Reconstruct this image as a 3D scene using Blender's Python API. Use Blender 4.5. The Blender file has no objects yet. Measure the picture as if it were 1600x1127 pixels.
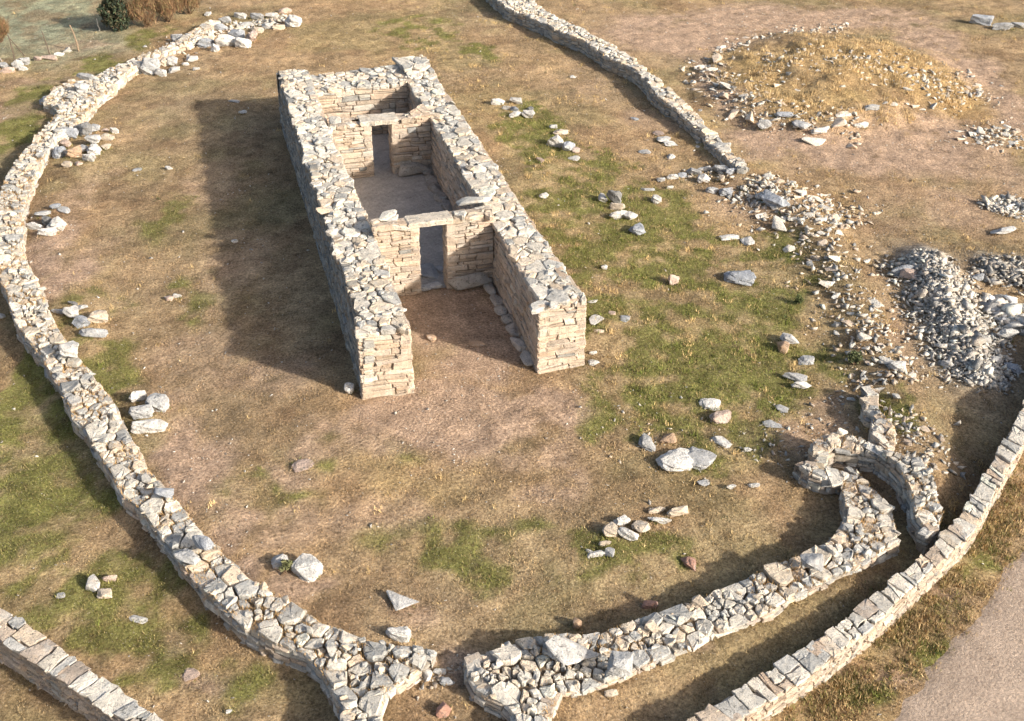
import bpy, bmesh, math, random
import numpy as np
from mathutils import Vector, Matrix
from mathutils.geometry import tessellate_polygon

S = bpy.context.scene
COL = S.collection
# ------------------------------------------------------------------ camera
FPX = 1723.356
CAM = np.array([-3.086, -24.638, 17.919])
PIT, YAW, ROLL = .5942, .2895, .01495
_cp, _sp = math.cos(PIT), math.sin(PIT)
FW = np.array([math.sin(YAW)*_cp, math.cos(YAW)*_cp, -_sp])
RT = np.array([math.cos(YAW), -math.sin(YAW), 0.])
UP = np.cross(RT, FW)
_c, _s = math.cos(ROLL), math.sin(ROLL)
RT, UP = _c*RT+_s*UP, -_s*RT+_c*UP
cd = bpy.data.cameras.new('camera'); cam = bpy.data.objects.new('camera', cd); COL.objects.link(cam)
cd.sensor_width = 36; cd.lens = FPX/1600*36; cd.clip_end = 3000; cd.clip_start = .5
cam.matrix_world = Matrix([[RT[0], UP[0], -FW[0], CAM[0]], [RT[1], UP[1], -FW[1], CAM[1]], [RT[2], UP[2], -FW[2], CAM[2]], [0, 0, 0, 1]])
S.camera = cam
# ------------------------------------------------------------------ light
EL, AZ = math.radians(24.5), math.radians(136)
w = bpy.data.worlds.new('World'); S.world = w; w.use_nodes = True
sky = w.node_tree.nodes.new('ShaderNodeTexSky'); sky.sky_type = 'NISHITA'; sky.sun_disc = False
sky.sun_elevation = EL; sky.sun_rotation = AZ; sky.air_density = 1.0; sky.dust_density = 4.0; sky.ozone_density = .4
bg = w.node_tree.nodes['Background']; bg.inputs[1].default_value = .13
w.node_tree.links.new(sky.outputs[0], bg.inputs[0])
sl = bpy.data.lights.new('sun', 'SUN'); sl.energy = 4.8; sl.angle = math.radians(2.0); sl.color = (1, .93, .82)
so = bpy.data.objects.new('sun', sl); COL.objects.link(so)
SUN = Vector((math.sin(AZ)*math.cos(EL), math.cos(AZ)*math.cos(EL), math.sin(EL)))
so.rotation_euler = SUN.to_track_quat('Z', 'Y').to_euler()
S.view_settings.view_transform = 'Standard'; S.view_settings.look = 'None'
S.view_settings.exposure = .70; S.view_settings.gamma = 1

# ------------------------------------------------------------------ helpers
rng = np.random.default_rng(11)
def ray(px, py): return FW+(px-800)/FPX*RT-(py-563.5)/FPX*UP
def G(px, py, z=0.):                       # reference point -> world, at height z
    d = ray(px, py); return CAM+(z-CAM[2])/d[2]*d
def YP(px, py, y):
    d = ray(px, py); return CAM+(y-CAM[1])/d[1]*d
def G2(px, py, z=0.): return G(px, py, z)[:2]
def scale_at(p): return FPX/float((np.asarray(p)-CAM)@FW)      # reference units per metre there

def _h(ix, iy, s):
    n = (ix.astype(np.int64)*374761393+iy.astype(np.int64)*668265263+s*974634757) & 0x7fffffff
    n = ((n ^ (n >> 13))*1274126177) & 0x7fffffff
    return ((n ^ (n >> 16)) & 0xffff)/65535.
def vn(x, y, s=0):
    x = np.asarray(x, float); y = np.asarray(y, float)
    ix = np.floor(x); iy = np.floor(y); fx = x-ix; fy = y-iy
    fx = fx*fx*(3-2*fx); fy = fy*fy*(3-2*fy)
    a = _h(ix, iy, s); b = _h(ix+1, iy, s); c = _h(ix, iy+1, s); d = _h(ix+1, iy+1, s)
    return (a*(1-fx)+b*fx)*(1-fy)+(c*(1-fx)+d*fx)*fy
def fbm(x, y, s=0, o=4):
    r = 0; a = .5; t = 0
    for i in range(o):
        r = r+a*vn(x*2**i, y*2**i, s+i*17); t += a; a *= .55
    return r/t
def sst(e0, e1, v):
    t = np.clip((v-e0)/(e1-e0), 0, 1); return t*t*(3-2*t)

# ------------------------------------------------------------------ terrain
def frame_ellipse(l, r, t, b):
    l, r, t, b = [G2(*q) for q in (l, r, t, b)]
    c = (l+r+t+b)/4; M = np.stack([(r-l)/2, (t-b)/2], 1)
    return c, np.linalg.inv(M)
MOUND = frame_ellipse((1085, 125), (1545, 150), (1320, 48), (1290, 215))
def seg_dist(x, y, pts):
    best = np.full(np.shape(x), 1e9)
    for (a, b) in zip(pts[:-1], pts[1:]):
        d = b-a; L2 = d@d
        t = np.clip(((x-a[0])*d[0]+(y-a[1])*d[1])/L2, 0, 1)
        best = np.minimum(best, np.hypot(x-a[0]-t*d[0], y-a[1]-t*d[1]))
    return best
RIDGE = [G2(*q) for q in ((1440, 410), (1468, 460), (1500, 520), (1525, 585))]
RIDGE2 = [G2(*q) for q in ((1545, 415), (1600, 425), (1660, 430))]
BANK = [G2(*q) for q in ((1160, 285), (1235, 310), (1300, 400), (1350, 500), (1395, 600), (1430, 690), (1455, 760))]
ROADL = [G2(*q) for q in ((1330, 1180), (1385, 1108), (1452, 1030), (1530, 930), (1600, 838), (1680, 720))]
ROADR = [p+np.array([5.5, -4.6]) for p in ROADL]
ROADC = [(a+b)/2 for a, b in zip(ROADL, ROADR)]
A_BERM = [G2(*q) for q in ((160, 215), (105, 260), (70, 330), (75, 400), (115, 480), (160, 560), (215, 640), (275, 735), (345, 810), (420, 890), (510, 955), (590, 1000))]
A_DIP = [G2(*q) for q in ((20, 200), (-25, 290), (-35, 400), (-20, 480), (30, 590), (90, 690), (150, 790), (230, 890), (310, 980), (400, 1035), (450, 1075), (480, 1130))]
B_DIP = [G2(*q) for q in ((800, 985), (870, 965), (960, 950), (1060, 922), (1160, 882), (1250, 842), (1300, 800))]
B_BERM = [G2(*q) for q in ((880, 1110), (990, 1072), (1080, 1038), (1180, 998), (1260, 955), (1330, 918))]
def mound_r(x, y):
    c, Mi = MOUND
    x = x+2.4*(fbm(x*.3, y*.3, 41, 3)-.5); y = y+2.4*(fbm(x*.3, y*.3, 43, 3)-.5)
    u = Mi[0, 0]*(x-c[0])+Mi[0, 1]*(y-c[1]); v = Mi[1, 0]*(x-c[0])+Mi[1, 1]*(y-c[1])
    return np.sqrt(u*u+v*v)
def th(x, y, smooth=False):
    x = np.asarray(x, float); y = np.asarray(y, float)
    far = sst(60, 200, np.hypot(x-10, y-10))
    z = .16*(fbm(x*.16, y*.16, 3, 3)-.5)+.07*(fbm(x*.9, y*.9, 8, 2)-.5)
    tm = sst(0, 1.2, np.maximum(np.maximum(-x-.2, x-6.7), np.maximum(-y-1., y-21)))   # flat round the temple
    z = z*(.15+.85*tm)
    z = z-.045*np.clip(-x-.3, 0, 14)*sst(-.3, -2, x)
    r = mound_r(x, y)
    z = z+.9*np.clip(1-r*r, 0, 1)**.9*(.55+.9*fbm(x*.45, y*.45, 21, 3))+.22*np.clip(1.4-r, 0, .6)*(fbm(x*1.6, y*1.6, 27, 2)-.5)
    if not smooth: z = z+.16*np.exp(-(seg_dist(x, y, A_BERM)/.9)**2)+.2*np.exp(-(seg_dist(x, y, B_BERM)/.7)**2)-.22*np.exp(-(seg_dist(x, y, A_DIP)/.9)**2)-.16*np.exp(-(seg_dist(x, y, B_DIP)/.8)**2)
    z = z+.42*(.6+.8*vn(x*.9, y*.9, 66))*np.exp(-(seg_dist(x, y, RIDGE)/.95)**2)+.3*np.exp(-(seg_dist(x, y, RIDGE2)/1.1)**2)
    z = z+.34*np.exp(-(seg_dist(x, y, BANK)/1.0)**2)
    rd = seg_dist(x, y, ROADC); k = sst(5.6, 4.3, rd)
    z = z*(1-k)+(-.18)*k
    return z*(1-far)+far*3*(fbm(x*.006, y*.006, 5, 3)-.5)
def th1(x, y, smooth=False): return float(th(np.array([x]), np.array([y]), smooth)[0])
def P(px, py, dz=0., smooth=False):
    z = 0.
    for _ in range(6):
        p = G(px, py, z+dz); z = th1(p[0], p[1], smooth)
    return np.array([p[0], p[1], z])

# ------------------------------------------------------------------ materials
def new_mat(name):
    m = bpy.data.materials.new(name); m.use_nodes = True
    n = m.node_tree.nodes; b = n['Principled BSDF']; b.inputs['Roughness'].default_value = .92
    b.inputs['Specular IOR Level'].default_value = .2
    return m, n, m.node_tree.links, b
def noise(n, l, vec, sc, det=4, rough=.6):
    t = n.new('ShaderNodeTexNoise'); t.inputs['Scale'].default_value = sc; t.inputs['Detail'].default_value = det
    t.inputs['Roughness'].default_value = rough; l.new(vec, t.inputs['Vector']); return t.outputs[0]
def ramp(n, l, fac, a, b, ca=0., cb=1.):
    t = n.new('ShaderNodeMapRange'); t.inputs[1].default_value = a; t.inputs[2].default_value = b
    t.inputs[3].default_value = ca; t.inputs[4].default_value = cb; l.new(fac, t.inputs[0]); return t.outputs[0]
def mix(n, l, fac, a, b, mode='MIX'):
    t = n.new('ShaderNodeMix'); t.data_type = 'RGBA'; t.blend_type = mode
    for s, v in ((t.inputs[0], fac), (t.inputs[6], a), (t.inputs[7], b)):
        if hasattr(v, 'links'): l.new(v, s)
        else: s.default_value = v
    return t.outputs[2]
def attr_col(n):
    a = n.new('ShaderNodeAttribute'); a.attribute_name = 'col'; return a.outputs['Color']
def grey(n, l, v):
    t = n.new('ShaderNodeCombineXYZ'); [l.new(v, t.inputs[i]) for i in range(3)]; return t.outputs[0]

def stone_material(name, lichen=.5, dark=.85):
    m, n, l, b = new_mat(name)
    pos = n.new('ShaderNodeNewGeometry').outputs['Position']
    c = attr_col(n)
    v = ramp(n, l, noise(n, l, pos, 4.5, 6, .65), .25, .75, .62, 1.35)
    c = mix(n, l, 1., c, grey(n, l, v), 'MULTIPLY')
    lf = ramp(n, l, noise(n, l, pos, 2.3, 5, .6), .56, .66, 0, lichen)
    c = mix(n, l, lf, c, (.50, .50, .48, 1))
    of = ramp(n, l, noise(n, l, pos, 1.7, 5, .7), .62, .72, 0, .35)
    c = mix(n, l, of, c, (.42, .27, .13, 1))
    df = ramp(n, l, noise(n, l, pos, 9, 8, .8), .53, .62, 0, dark)
    c = mix(n, l, df, c, (.10, .098, .09, 1))
    d2 = ramp(n, l, noise(n, l, pos, 28, 5, .75), .55, .63, 0, dark*.8)
    c = mix(n, l, d2, c, (.12, .115, .10, 1))
    l.new(c, b.inputs['Base Color'])
    bp = n.new('ShaderNodeBump'); bp.inputs['Strength'].default_value = .9; bp.inputs['Distance'].default_value = .07
    l.new(noise(n, l, pos, 11, 9, .75), bp.inputs['Height']); l.new(bp.outputs[0], b.inputs['Normal'])
    return m
M_STONE = stone_material('schist_stone')
M_FACE = stone_material('wall_face_stone', .25, .7)

def ground_material(name, amp=1.):
    m, n, l, b = new_mat(name)
    pos = n.new('ShaderNodeNewGeometry').outputs['Position']
    c = attr_col(n)
    v1 = ramp(n, l, noise(n, l, pos, 1.6, 10, .8), .3, .7, 1-.55*amp, 1+.55*amp)
    c = mix(n, l, 1., c, grey(n, l, v1), 'MULTIPLY')
    v2 = ramp(n, l, noise(n, l, pos, 14, 6, .8), .32, .68, 1-.72*amp, 1+.72*amp)
    c = mix(n, l, 1., c, grey(n, l, v2), 'MULTIPLY')
    v3 = ramp(n, l, noise(n, l, pos, 6.5, 7, .8), .53, .66, 0, .7*amp)
    c = mix(n, l, v3, c, (.16, .10, .055, 1))
    dk = ramp(n, l, noise(n, l, pos, 19, 4, .65), .60, .68, 0, .55*amp)
    c = mix(n, l, dk, c, (.10, .07, .035, 1))
    sp = ramp(n, l, noise(n, l, pos, 30, 3, .6), .645, .69, 0, .85)
    c = mix(n, l, sp, c, (.70, .60, .48, 1))
    l.new(c, b.inputs['Base Color'])
    b.inputs['Roughness'].default_value = 1.; b.inputs['Specular IOR Level'].default_value = .05
    bp = n.new('ShaderNodeBump'); bp.inputs['Strength'].default_value = 1.; bp.inputs['Distance'].default_value = .11
    l.new(noise(n, l, pos, 13, 7, .75), bp.inputs['Height']); l.new(bp.outputs[0], b.inputs['Normal'])
    return m
M_GROUND = ground_material('dry_turf_and_soil'); M_ROAD = ground_material('road_grit', .45)
def plain_attr(name, rough=.9, trans=0.):
    m, n, l, b = new_mat(name); l.new(attr_col(n), b.inputs['Base Color']); b.inputs['Roughness'].default_value = rough
    return m
M_GRASS = plain_attr('grass_blade'); M_LEAF = plain_attr('leaf'); 
def wood_material():
    m, n, l, b = new_mat('weathered_wood')
    pos = n.new('ShaderNodeNewGeometry').outputs['Position']
    v = ramp(n, l, noise(n, l, pos, 18, 5), .3, .7, .6, 1.3)
    l.new(mix(n, l, 1., attr_col(n), grey(n, l, v), 'MULTIPLY'), b.inputs['Base Color'])
    return m
M_WOOD = wood_material()

# ------------------------------------------------------------------ objects
def tag(o, label=None, cat=None, group=None, kind=None):
    if label: o['label'] = label
    if cat: o['category'] = cat
    if group: o['group'] = group
    if kind: o['kind'] = kind
    return o
def empty(name, loc):
    o = bpy.data.objects.new(name, None); o.location = loc; COL.objects.link(o); o.empty_display_size = .3
    return o
class Acc:
    def __init__(self): self.v = []; self.f = []; self.c = []; self.n = 0
    def add(self, v, f, c):
        v = np.asarray(v, float); self.v.append(v)
        n = self.n; self.f.extend([tuple(i+n for i in q) for q in f]); self.n += len(v)
        c = np.asarray(c, float)
        self.c.append(np.broadcast_to(c, (len(v), 3)))
    def build(self, name, mat, parent=None, smooth=False):
        V = np.concatenate(self.v); C_ = np.concatenate(self.c)
        return mk(name, V, self.f, C_, mat, parent, smooth)
def mk(name, V, F, C_, mat, parent=None, smooth=False):
    V = np.asarray(V, float)
    me = bpy.data.meshes.new(name)
    off = np.zeros(3)
    if parent is not None:
        off = np.array(parent.location)
        pp = parent.parent
        while pp is not None: off = off+np.array(pp.location); pp = pp.parent
    ctr = V.mean(0); ctr[2] = V[:, 2].min()
    me.from_pydata((V-ctr).tolist(), [], F)
    a = me.color_attributes.new('col', 'FLOAT_COLOR', 'POINT')
    a.data.foreach_set('color', np.c_[np.broadcast_to(C_, (len(V), 3)), np.ones(len(V))].astype(np.float32).ravel())
    me.materials.append(mat)
    if smooth: me.polygons.foreach_set('use_smooth', [True]*len(me.polygons))
    o = bpy.data.objects.new(name, me); COL.objects.link(o)
    if parent is not None:
        o.parent = parent
    o.location = ctr-off
    return o
def tri_mesh(name, V, T, C_, mat, parent=None):          # big triangle soup, fast
    me = bpy.data.meshes.new(name); nv = len(V); nt = len(T)
    off = np.array(parent.location) if parent is not None else np.zeros(3)
    me.vertices.add(nv); me.vertices.foreach_set('co', (V-off).astype(np.float32).ravel())
    k = T.shape[1]
    me.loops.add(nt*k); me.loops.foreach_set('vertex_index', T.astype(np.int32).ravel())
    me.polygons.add(nt); me.polygons.foreach_set('loop_start', np.arange(0, nt*k, k, dtype=np.int32))
    me.update(calc_edges=True)
    a = me.color_attributes.new('col', 'FLOAT_COLOR', 'POINT')
    a.data.foreach_set('color', np.c_[C_, np.ones(nv)].astype(np.float32).ravel())
    me.materials.append(mat); o = bpy.data.objects.new(name, me); COL.objects.link(o)
    if parent is not None: o.parent = parent
    return o

# ------------------------------------------------------------------ stone shapes
def hull_stone(r, npts=16, bev=.05, flat=1., sub=False):
    """irregular angular block in a unit box (x,y in +-.5, z 0..1)"""
    bm = bmesh.new()
    for _ in range(npts):
        d = r.normal(size=3); d /= np.abs(d).max()**.75*np.linalg.norm(d)**.25
        d *= r.uniform(.8, 1.)
        bm.verts.new(np.clip(d, -1, 1)*.5)
    res = bmesh.ops.convex_hull(bm, input=bm.verts)
    junk = [e for e in res['geom_interior'] if isinstance(e, bmesh.types.BMVert)]
    bmesh.ops.delete(bm, geom=junk, context='VERTS')
    bmesh.ops.dissolve_limit(bm, angle_limit=math.radians(9), verts=bm.verts, edges=bm.edges)
    if bev: bmesh.ops.bevel(bm, geom=bm.edges[:], offset=bev, segments=1, affect='EDGES', profile=.5, clamp_overlap=True)
    bmesh.ops.triangulate(bm, faces=[f for f in bm.faces if len(f.verts) > 4])
    if sub:
        bmesh.ops.subdivide_edges(bm, edges=[e for e in bm.edges if e.calc_length() > .16], cuts=3, use_grid_fill=True)
        bmesh.ops.triangulate(bm, faces=[f for f in bm.faces if len(f.verts) > 4])
        for v in bm.verts:
            p = v.co*4.2+Vector((9, 4, 2))
            k = float(vn(p.x+p.z*1.7, p.y-p.z*1.3, 77)-.5)+.6*float(vn(p.x*2.3+p.z*3.1, p.y*2.7-p.z*2.3, 78)-.5)
            v.co += v.co.normalized()*k*.11
    bm.verts.index_update()
    V = np.array([v.co[:] for v in bm.verts]); F = [tuple(v.index for v in f.verts) for f in bm.faces]
    bm.free()
    lo, hi = V.min(0), V.max(0); V = (V-lo)/(hi-lo)-np.array([.5, .5, 0])
    return V, F
_r0 = np.random.default_rng(5)
PROTO = [hull_stone(_r0, int(_r0.integers(9, 15)), .04) for _ in range(36)]
def rotm(rz, rx=0., ry=0.):
    return np.array((Matrix.Rotation(rz, 3, 'Z') @ Matrix.Rotation(ry, 3, 'Y') @ Matrix.Rotation(rx, 3, 'X')))
GREYS = np.array([[.49, .47, .44], [.56, .53, .49], [.40, .40, .40], [.52, .46, .39], [.60, .56, .51], [.35, .355, .36], [.56, .47, .38], [.52, .50, .47]])*np.array([1.2, 1.16, 1.08])
CREAM = np.array([[.52, .42, .33], [.54, .44, .345], [.50, .41, .32], [.53, .45, .37], [.48, .40, .33], [.52, .40, .30]])
def pick(r, pal, var=.1):
    c = pal[r.integers(len(pal))]; return np.clip(c*r.uniform(1-var, 1+var), 0, .75)

def clip_poly(poly, nx, ny, d):
    """keep nx*x+ny*y<=d"""
    out = []; n = len(poly)
    for i in range(n):
        a = poly[i]; b = poly[(i+1) % n]
        da = nx*a[0]+ny*a[1]-d; db = nx*b[0]+ny*b[1]-d
        if da <= 0: out.append(a)
        if da*db < 0:
            t = da/(da-db); out.append((a[0]+t*(b[0]-a[0]), a[1]+t*(b[1]-a[1])))
    return out
def in_poly(x, y, poly):
    c = np.zeros(np.shape(x), bool); n = len(poly)
    for i in range(n):
        x1, y1 = poly[i]; x2, y2 = poly[(i+1) % n]
        if y1 == y2: continue
        m = ((y1 > y) != (y2 > y)) & (x < (x2-x1)*(y-y1)/(y2-y1)+x1); c ^= m
    return c
def edge_near(x, y, poly):
    best = (1e9, 0, 0)
    n = len(poly)
    for i in range(n):
        a = poly[i]; b = poly[(i+1) % n]; d = b-a
        t = min(max(((x-a[0])*d[0]+(y-a[1])*d[1])/(d@d+1e-12), 0), 1)
        qx, qy = a[0]+t*d[0], a[1]+t*d[1]; D = math.hypot(x-qx, y-qy)
        if D < best[0]: best = (D, qx, qy)
    return best
def area2(p): 
    x, y = p[:, 0], p[:, 1]; return .5*np.sum(x*np.roll(y, -1)-y*np.roll(x, -1))
def ccw(p):
    p = np.asarray(p, float); return p if area2(p) > 0 else p[::-1]
def pack_cells(poly, r, edge_r=(.17, .36), mid_r=(.07, .22), edge_w=.32):
    """power diagram of randomly sized stones filling a polygon -> list of (cell polygon, radius)"""
    lo, hi = poly.min(0), poly.max(0); A = abs(area2(poly))
    pts = []; grid = {}
    tries = int(A/.012)+50
    X_ = r.uniform(lo[0], hi[0], tries*6); Y_ = r.uniform(lo[1], hi[1], tries*6)
    ok = in_poly(X_, Y_, poly); X_, Y_ = X_[ok][:tries], Y_[ok][:tries]
    N = len(X_)
    for i, (x, y) in enumerate(zip(X_, Y_)):
        D, qx, qy = edge_near(x, y, poly)
        shr = 1-.75*(i/N)
        R = (r.uniform(*edge_r) if D < edge_w else r.uniform(*mid_r))*max(shr, .3)
        R = max(R, .055)
        if D < R*.45: continue
        gx, gy = int(x//.4), int(y//.4); good = True
        for a in range(gx-1, gx+2):
            for b in range(gy-1, gy+2):
                for (u, v, q) in grid.get((a, b), ()):
                    if (u-x)**2+(v-y)**2 < (.86*(q+R))**2: good = False; break
                if not good: break
            if not good: break
        if good: pts.append((x, y, R)); grid.setdefault((gx, gy), []).append((x, y, R))
    cells = []
    allp = list(pts)
    for (x, y, R) in pts:
        D, qx, qy = edge_near(x, y, poly)
        if D < .6:
            k = r.uniform(1.8, 2.1); allp.append((x+(qx-x)*k, y+(qy-y)*k, R))
    AP = np.array(allp)
    for i, (x, y, R) in enumerate(pts):
        d2 = (AP[:, 0]-x)**2+(AP[:, 1]-y)**2
        idx = np.nonzero(d2 < 1.1**2)[0]; idx = idx[np.argsort(d2[idx])][1:26]
        m = R*2.3
        pl = [(x-m, y-m), (x+m, y-m), (x+m, y+m), (x-m, y+m)]
        for k in range(4):                         # octagon limit
            a = r.uniform(0, 6.28); pl = clip_poly(pl, math.cos(a), math.sin(a), x*math.cos(a)+y*math.sin(a)+R*r.uniform(1.6, 2.2))
        for j in idx:
            u, v, q = AP[j]
            nx, ny = 2*(u-x), 2*(v-y); d = u*u+v*v-x*x-y*y+R*R-q*q
            pl = clip_poly(pl, nx, ny, d)
            if len(pl) < 3: break
        if len(pl) >= 3: cells.append((np.array(pl), R))
    return cells
def cell_stone(poly, z, r, depth=.16, gap=.014, tilt=.06, bulge=.02, chop=.22, chamf=.7):
    """a rough flat-topped stone that fills one cell; z may be callable"""
    n = len(poly); q = []
    for i in range(n):
        a, b, c = poly[i-1], poly[i], poly[(i+1) % n]
        t = r.uniform(.5, 1.2)*chop
        q.append(b+(a-b)*t*.8); q.append(b+(c-b)*t*.8)
    q = np.array(q); q += r.normal(size=q.shape)*.012
    ctr = q.mean(0); d = q-ctr; L = np.linalg.norm(d, axis=1, keepdims=True)+1e-6
    size = L.mean()
    rim = ctr+d*np.clip((L-gap*1.5)/L, .35, 1)
    ins = min(.3, (.018+.05*r.random())/size)*chamf
    top = ctr+(rim-ctr)*(1-ins)
    zz = (z(ctr[0], ctr[1]) if callable(z) else z)
    gx, gy = r.normal()*tilt, r.normal()*tilt
    pl = lambda p: zz+(p[:, 0]-ctr[0])*gx+(p[:, 1]-ctr[1])*gy
    ch = (.015+.03*r.random())*chamf
    zt = pl(top)+r.normal(size=len(q))*bulge*.5
    zr = pl(rim)-ch-r.random(len(q))*.02*chamf
    bot = ctr+(rim-ctr)*.93
    zb = np.full(len(q), zz-depth)
    m = len(q)
    V = np.concatenate([np.c_[bot, zb], np.c_[rim, zr], np.c_[top, zt], [[ctr[0]+r.normal()*size*.2, ctr[1]+r.normal()*size*.2, zz+r.uniform(-.4, 1)*bulge]]])
    F = []
    for i in range(m):
        j = (i+1) % m
        F += [(i, j, m+j, m+i), (m+i, m+j, 2*m+j, 2*m+i), (2*m+i, 2*m+j, 3*m)]
    return V, F
def course_face(acc, p0, p1, z0, z1, nrm, r, pal, batter=0., hr=(.07, .24), lr=(.18, .7), prot=.035, depth=.28, jit=.014, split=.4):
    """rough dry-stone courses on the vertical face p0->p1; z0,z1 callables of t in metres along"""
    p0 = np.asarray(p0, float); p1 = np.asarray(p1, float); d = p1-p0; L = float(np.linalg.norm(d)); d = d/L
    nrm = np.asarray(nrm, float)/np.linalg.norm(nrm)
    VS = []; off = r.uniform(0, 50)
    zmin = min(z0(0), z0(L)); zmax = max(z1(t) for t in np.linspace(0, L, 8)); z = zmin
    while z < zmax-.03:
        h = r.uniform(*hr); t = -r.uniform(0, .15)
        while t < L-.02:
            l = r.uniform(*lr)*(1.3 if h > .14 else 1.)
            a, b = max(t, -.01), min(t+l, L+.01)
            if L-b < .1: b = L+.01
            t = b if b > L else t+l
            if b-a < .05: continue
            tm = (a+b)/2; zt = z1(min(max(tm, 0), L)); spans = [(z, min(z+h, zt))]
            if h > .13 and r.random() < split:
                k = z+h*r.uniform(.35, .65); spans = [(z, min(k, zt)), (k, min(z+h, zt))]
            for lo, hi in spans:
                if hi-lo < .035 or hi < z0(tm)-.05: continue
                g = .008; pr = r.uniform(-.3, 1)*prot
                base = pr-batter*(lo-zmin)
                aa, bb = a+g, b-g; c1 = .02+.02*r.random()
                pt = lambda s_, zz, o: (s_, zz, o)
                j = lambda: r.normal()*jit
                hh = hi-lo
                V = [pt(aa, lo+g, base-depth), pt(bb, lo+g, base-depth), pt(bb, hi-g, base-depth), pt(aa, hi-g, base-depth),
                     pt(aa+j(), lo+g+j()*.5, base-.03), pt(bb+j(), lo+g+j()*.5, base-.03), pt(bb+j(), hi-g+j()*.5, base-.03), pt(aa+j(), hi-g+j()*.5, base-.03),
                     pt(aa+c1, lo+g+hh*.14+j()*.4, base+j()), pt(bb-c1, lo+g+hh*.14+j()*.4, base+j()), pt(bb-c1, hi-g-hh*.14+j()*.4, base+j()), pt(aa+c1, hi-g-hh*.14+j()*.4, base+j())]
                F = [(8, 9, 10, 11)]
                for i in range(4):
                    k = (i+1) % 4; F += [(i, k, 4+k, 4+i), (4+i, 4+k, 8+k, 8+i)]
                VS.append((V, F, pick(r, pal, .14) if r.random() > .08 else pick(r, GREYS*.75, .1)))
        z += h
    if not VS: return
    A_ = np.array([v for V, F, c in VS for v in V]); s_, zz = A_[:, 0], A_[:, 1]
    wz = zz+.13*(vn(s_*1.1+off, zz*1.9, 5)-.5)+.06*(vn(s_*3.1+off, zz*4.1, 6)-.5)
    ws = s_+.14*(vn(s_*1.3, zz*4.3+off, 7)-.5)*np.clip(np.minimum(s_, L-s_)*4, 0, 1)
    W_ = np.concatenate([p0+d*ws[:, None]+nrm*A_[:, 2:3], wz[:, None]], 1); k = 0
    for V, F, c in VS: acc.add(W_[k:k+len(V)], F, c); k += len(V)
SOIL = np.array([.17, .12, .075])
def inset(poly, d):
    n = len(poly); out = []
    for i in range(n):
        a, b, c = poly[i-1], poly[i], poly[(i+1) % n]
        e1 = (b-a)/np.linalg.norm(b-a); e2 = (c-b)/np.linalg.norm(c-b)
        n1 = np.array([-e1[1], e1[0]]); n2 = np.array([-e2[1], e2[0]]); m = n1+n2
        k = 1+n1@n2
        out.append(b+m*d/max(k, .5))
    return np.array(out)
def prism(acc, poly, z0, z1, col):
    n = len(poly); 
    top = np.array([[p[0], p[1], z1(*p)] for p in poly]); bot = np.array([[p[0], p[1], z0(*p)] for p in poly])
    F = [(i, (i+1) % n, n+(i+1) % n, n+i) for i in range(n)]
    tr = tessellate_polygon([[Vector((p[0], p[1], 0)) for p in poly]])
    for t in tr:
        t = list(t); a, b, c = [poly[i] for i in t]
        if (b[0]-a[0])*(c[1]-a[1])-(b[1]-a[1])*(c[0]-a[0]) < 0: t = t[::-1]
        F.append(tuple(n+i for i in t))
    acc.add(np.concatenate([bot, top]), F, col)
def densify(pts, step, r=None, jit=0.):
    out = []; n = len(pts)
    for i in range(n):
        a = pts[i]; b = pts[(i+1) % n]; L = np.linalg.norm(b-a); k = max(1, int(round(L/step)))
        for j in range(k):
            q = a+(b-a)*j/k
            if r is not None and jit: q = q+r.normal(size=2)*jit*(.4 if j == 0 else 1)
            out.append(q)
    return np.array(out)

def split_caps(parent, stones, name, limit=100, mat=None, fill='fill_stones', acc_mat=None):
    """the biggest stones become parts of their own; the rest one mesh"""
    stones.sort(key=lambda s: -s[0])
    for a, V, F, c in stones[:limit]: mk(name, V, F, c, mat or M_STONE, parent)
    rest = Acc()
    for a, V, F, c in stones[limit:]: rest.add(V, F, c)
    if rest.n: tag(rest.build(fill, mat or M_STONE, parent), kind='stuff')

def blades(name, pos, length, width, lean, cols, parent=None, r=rng):
    n = len(pos); az = r.uniform(0, 2*np.pi, n); le = np.abs(r.normal(0, lean, n))
    dx = np.stack([np.cos(az), np.sin(az), np.zeros(n)], 1); ph = r.uniform(0, 2*np.pi, n)
    wv = np.stack([np.cos(ph), np.sin(ph), np.zeros(n)], 1)*(width/2)[:, None]
    tip = pos+dx*(length*np.sin(le))[:, None]; tip[:, 2] += length*np.cos(le)
    b = pos.copy(); b[:, 2] -= .01
    V = np.stack([b-wv, b+wv, tip], 1).reshape(-1, 3)
    C_ = np.repeat(cols, 3, 0)
    return tri_mesh(name, V, np.arange(3*n).reshape(-1, 3), C_, M_GRASS, parent)

# ------------------------------------------------------------------ ground cover fields
_fwd = np.array([math.sin(YAW), math.cos(YAW)]); _rgt = np.array([math.cos(YAW), -math.sin(YAW)])
def blobs(lst):
    out = []
    for (px, py, rx, ry, k) in lst:
        c = P(px, py); s = scale_at(c); dv = c-CAM; sn = -dv[2]/np.linalg.norm(dv)
        out.append((c[:2], rx/s, ry/(s*sn), k))
    return out
def field(x, y, bl):
    wx = x+2.2*(fbm(x*.5, y*.5, 31, 4)-.5); wy = y+2.2*(fbm(x*.5, y*.5, 47, 4)-.5)
    v = np.zeros(np.shape(x))
    for c, rx, ry, k in bl:
        dx, dy = wx-c[0], wy-c[1]; u = (dx*_rgt[0]+dy*_rgt[1])/rx; t = (dx*_fwd[0]+dy*_fwd[1])/ry
        v = np.maximum(v, k*sst(1.25, .45, np.sqrt(u*u+t*t)))
    return v
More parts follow.
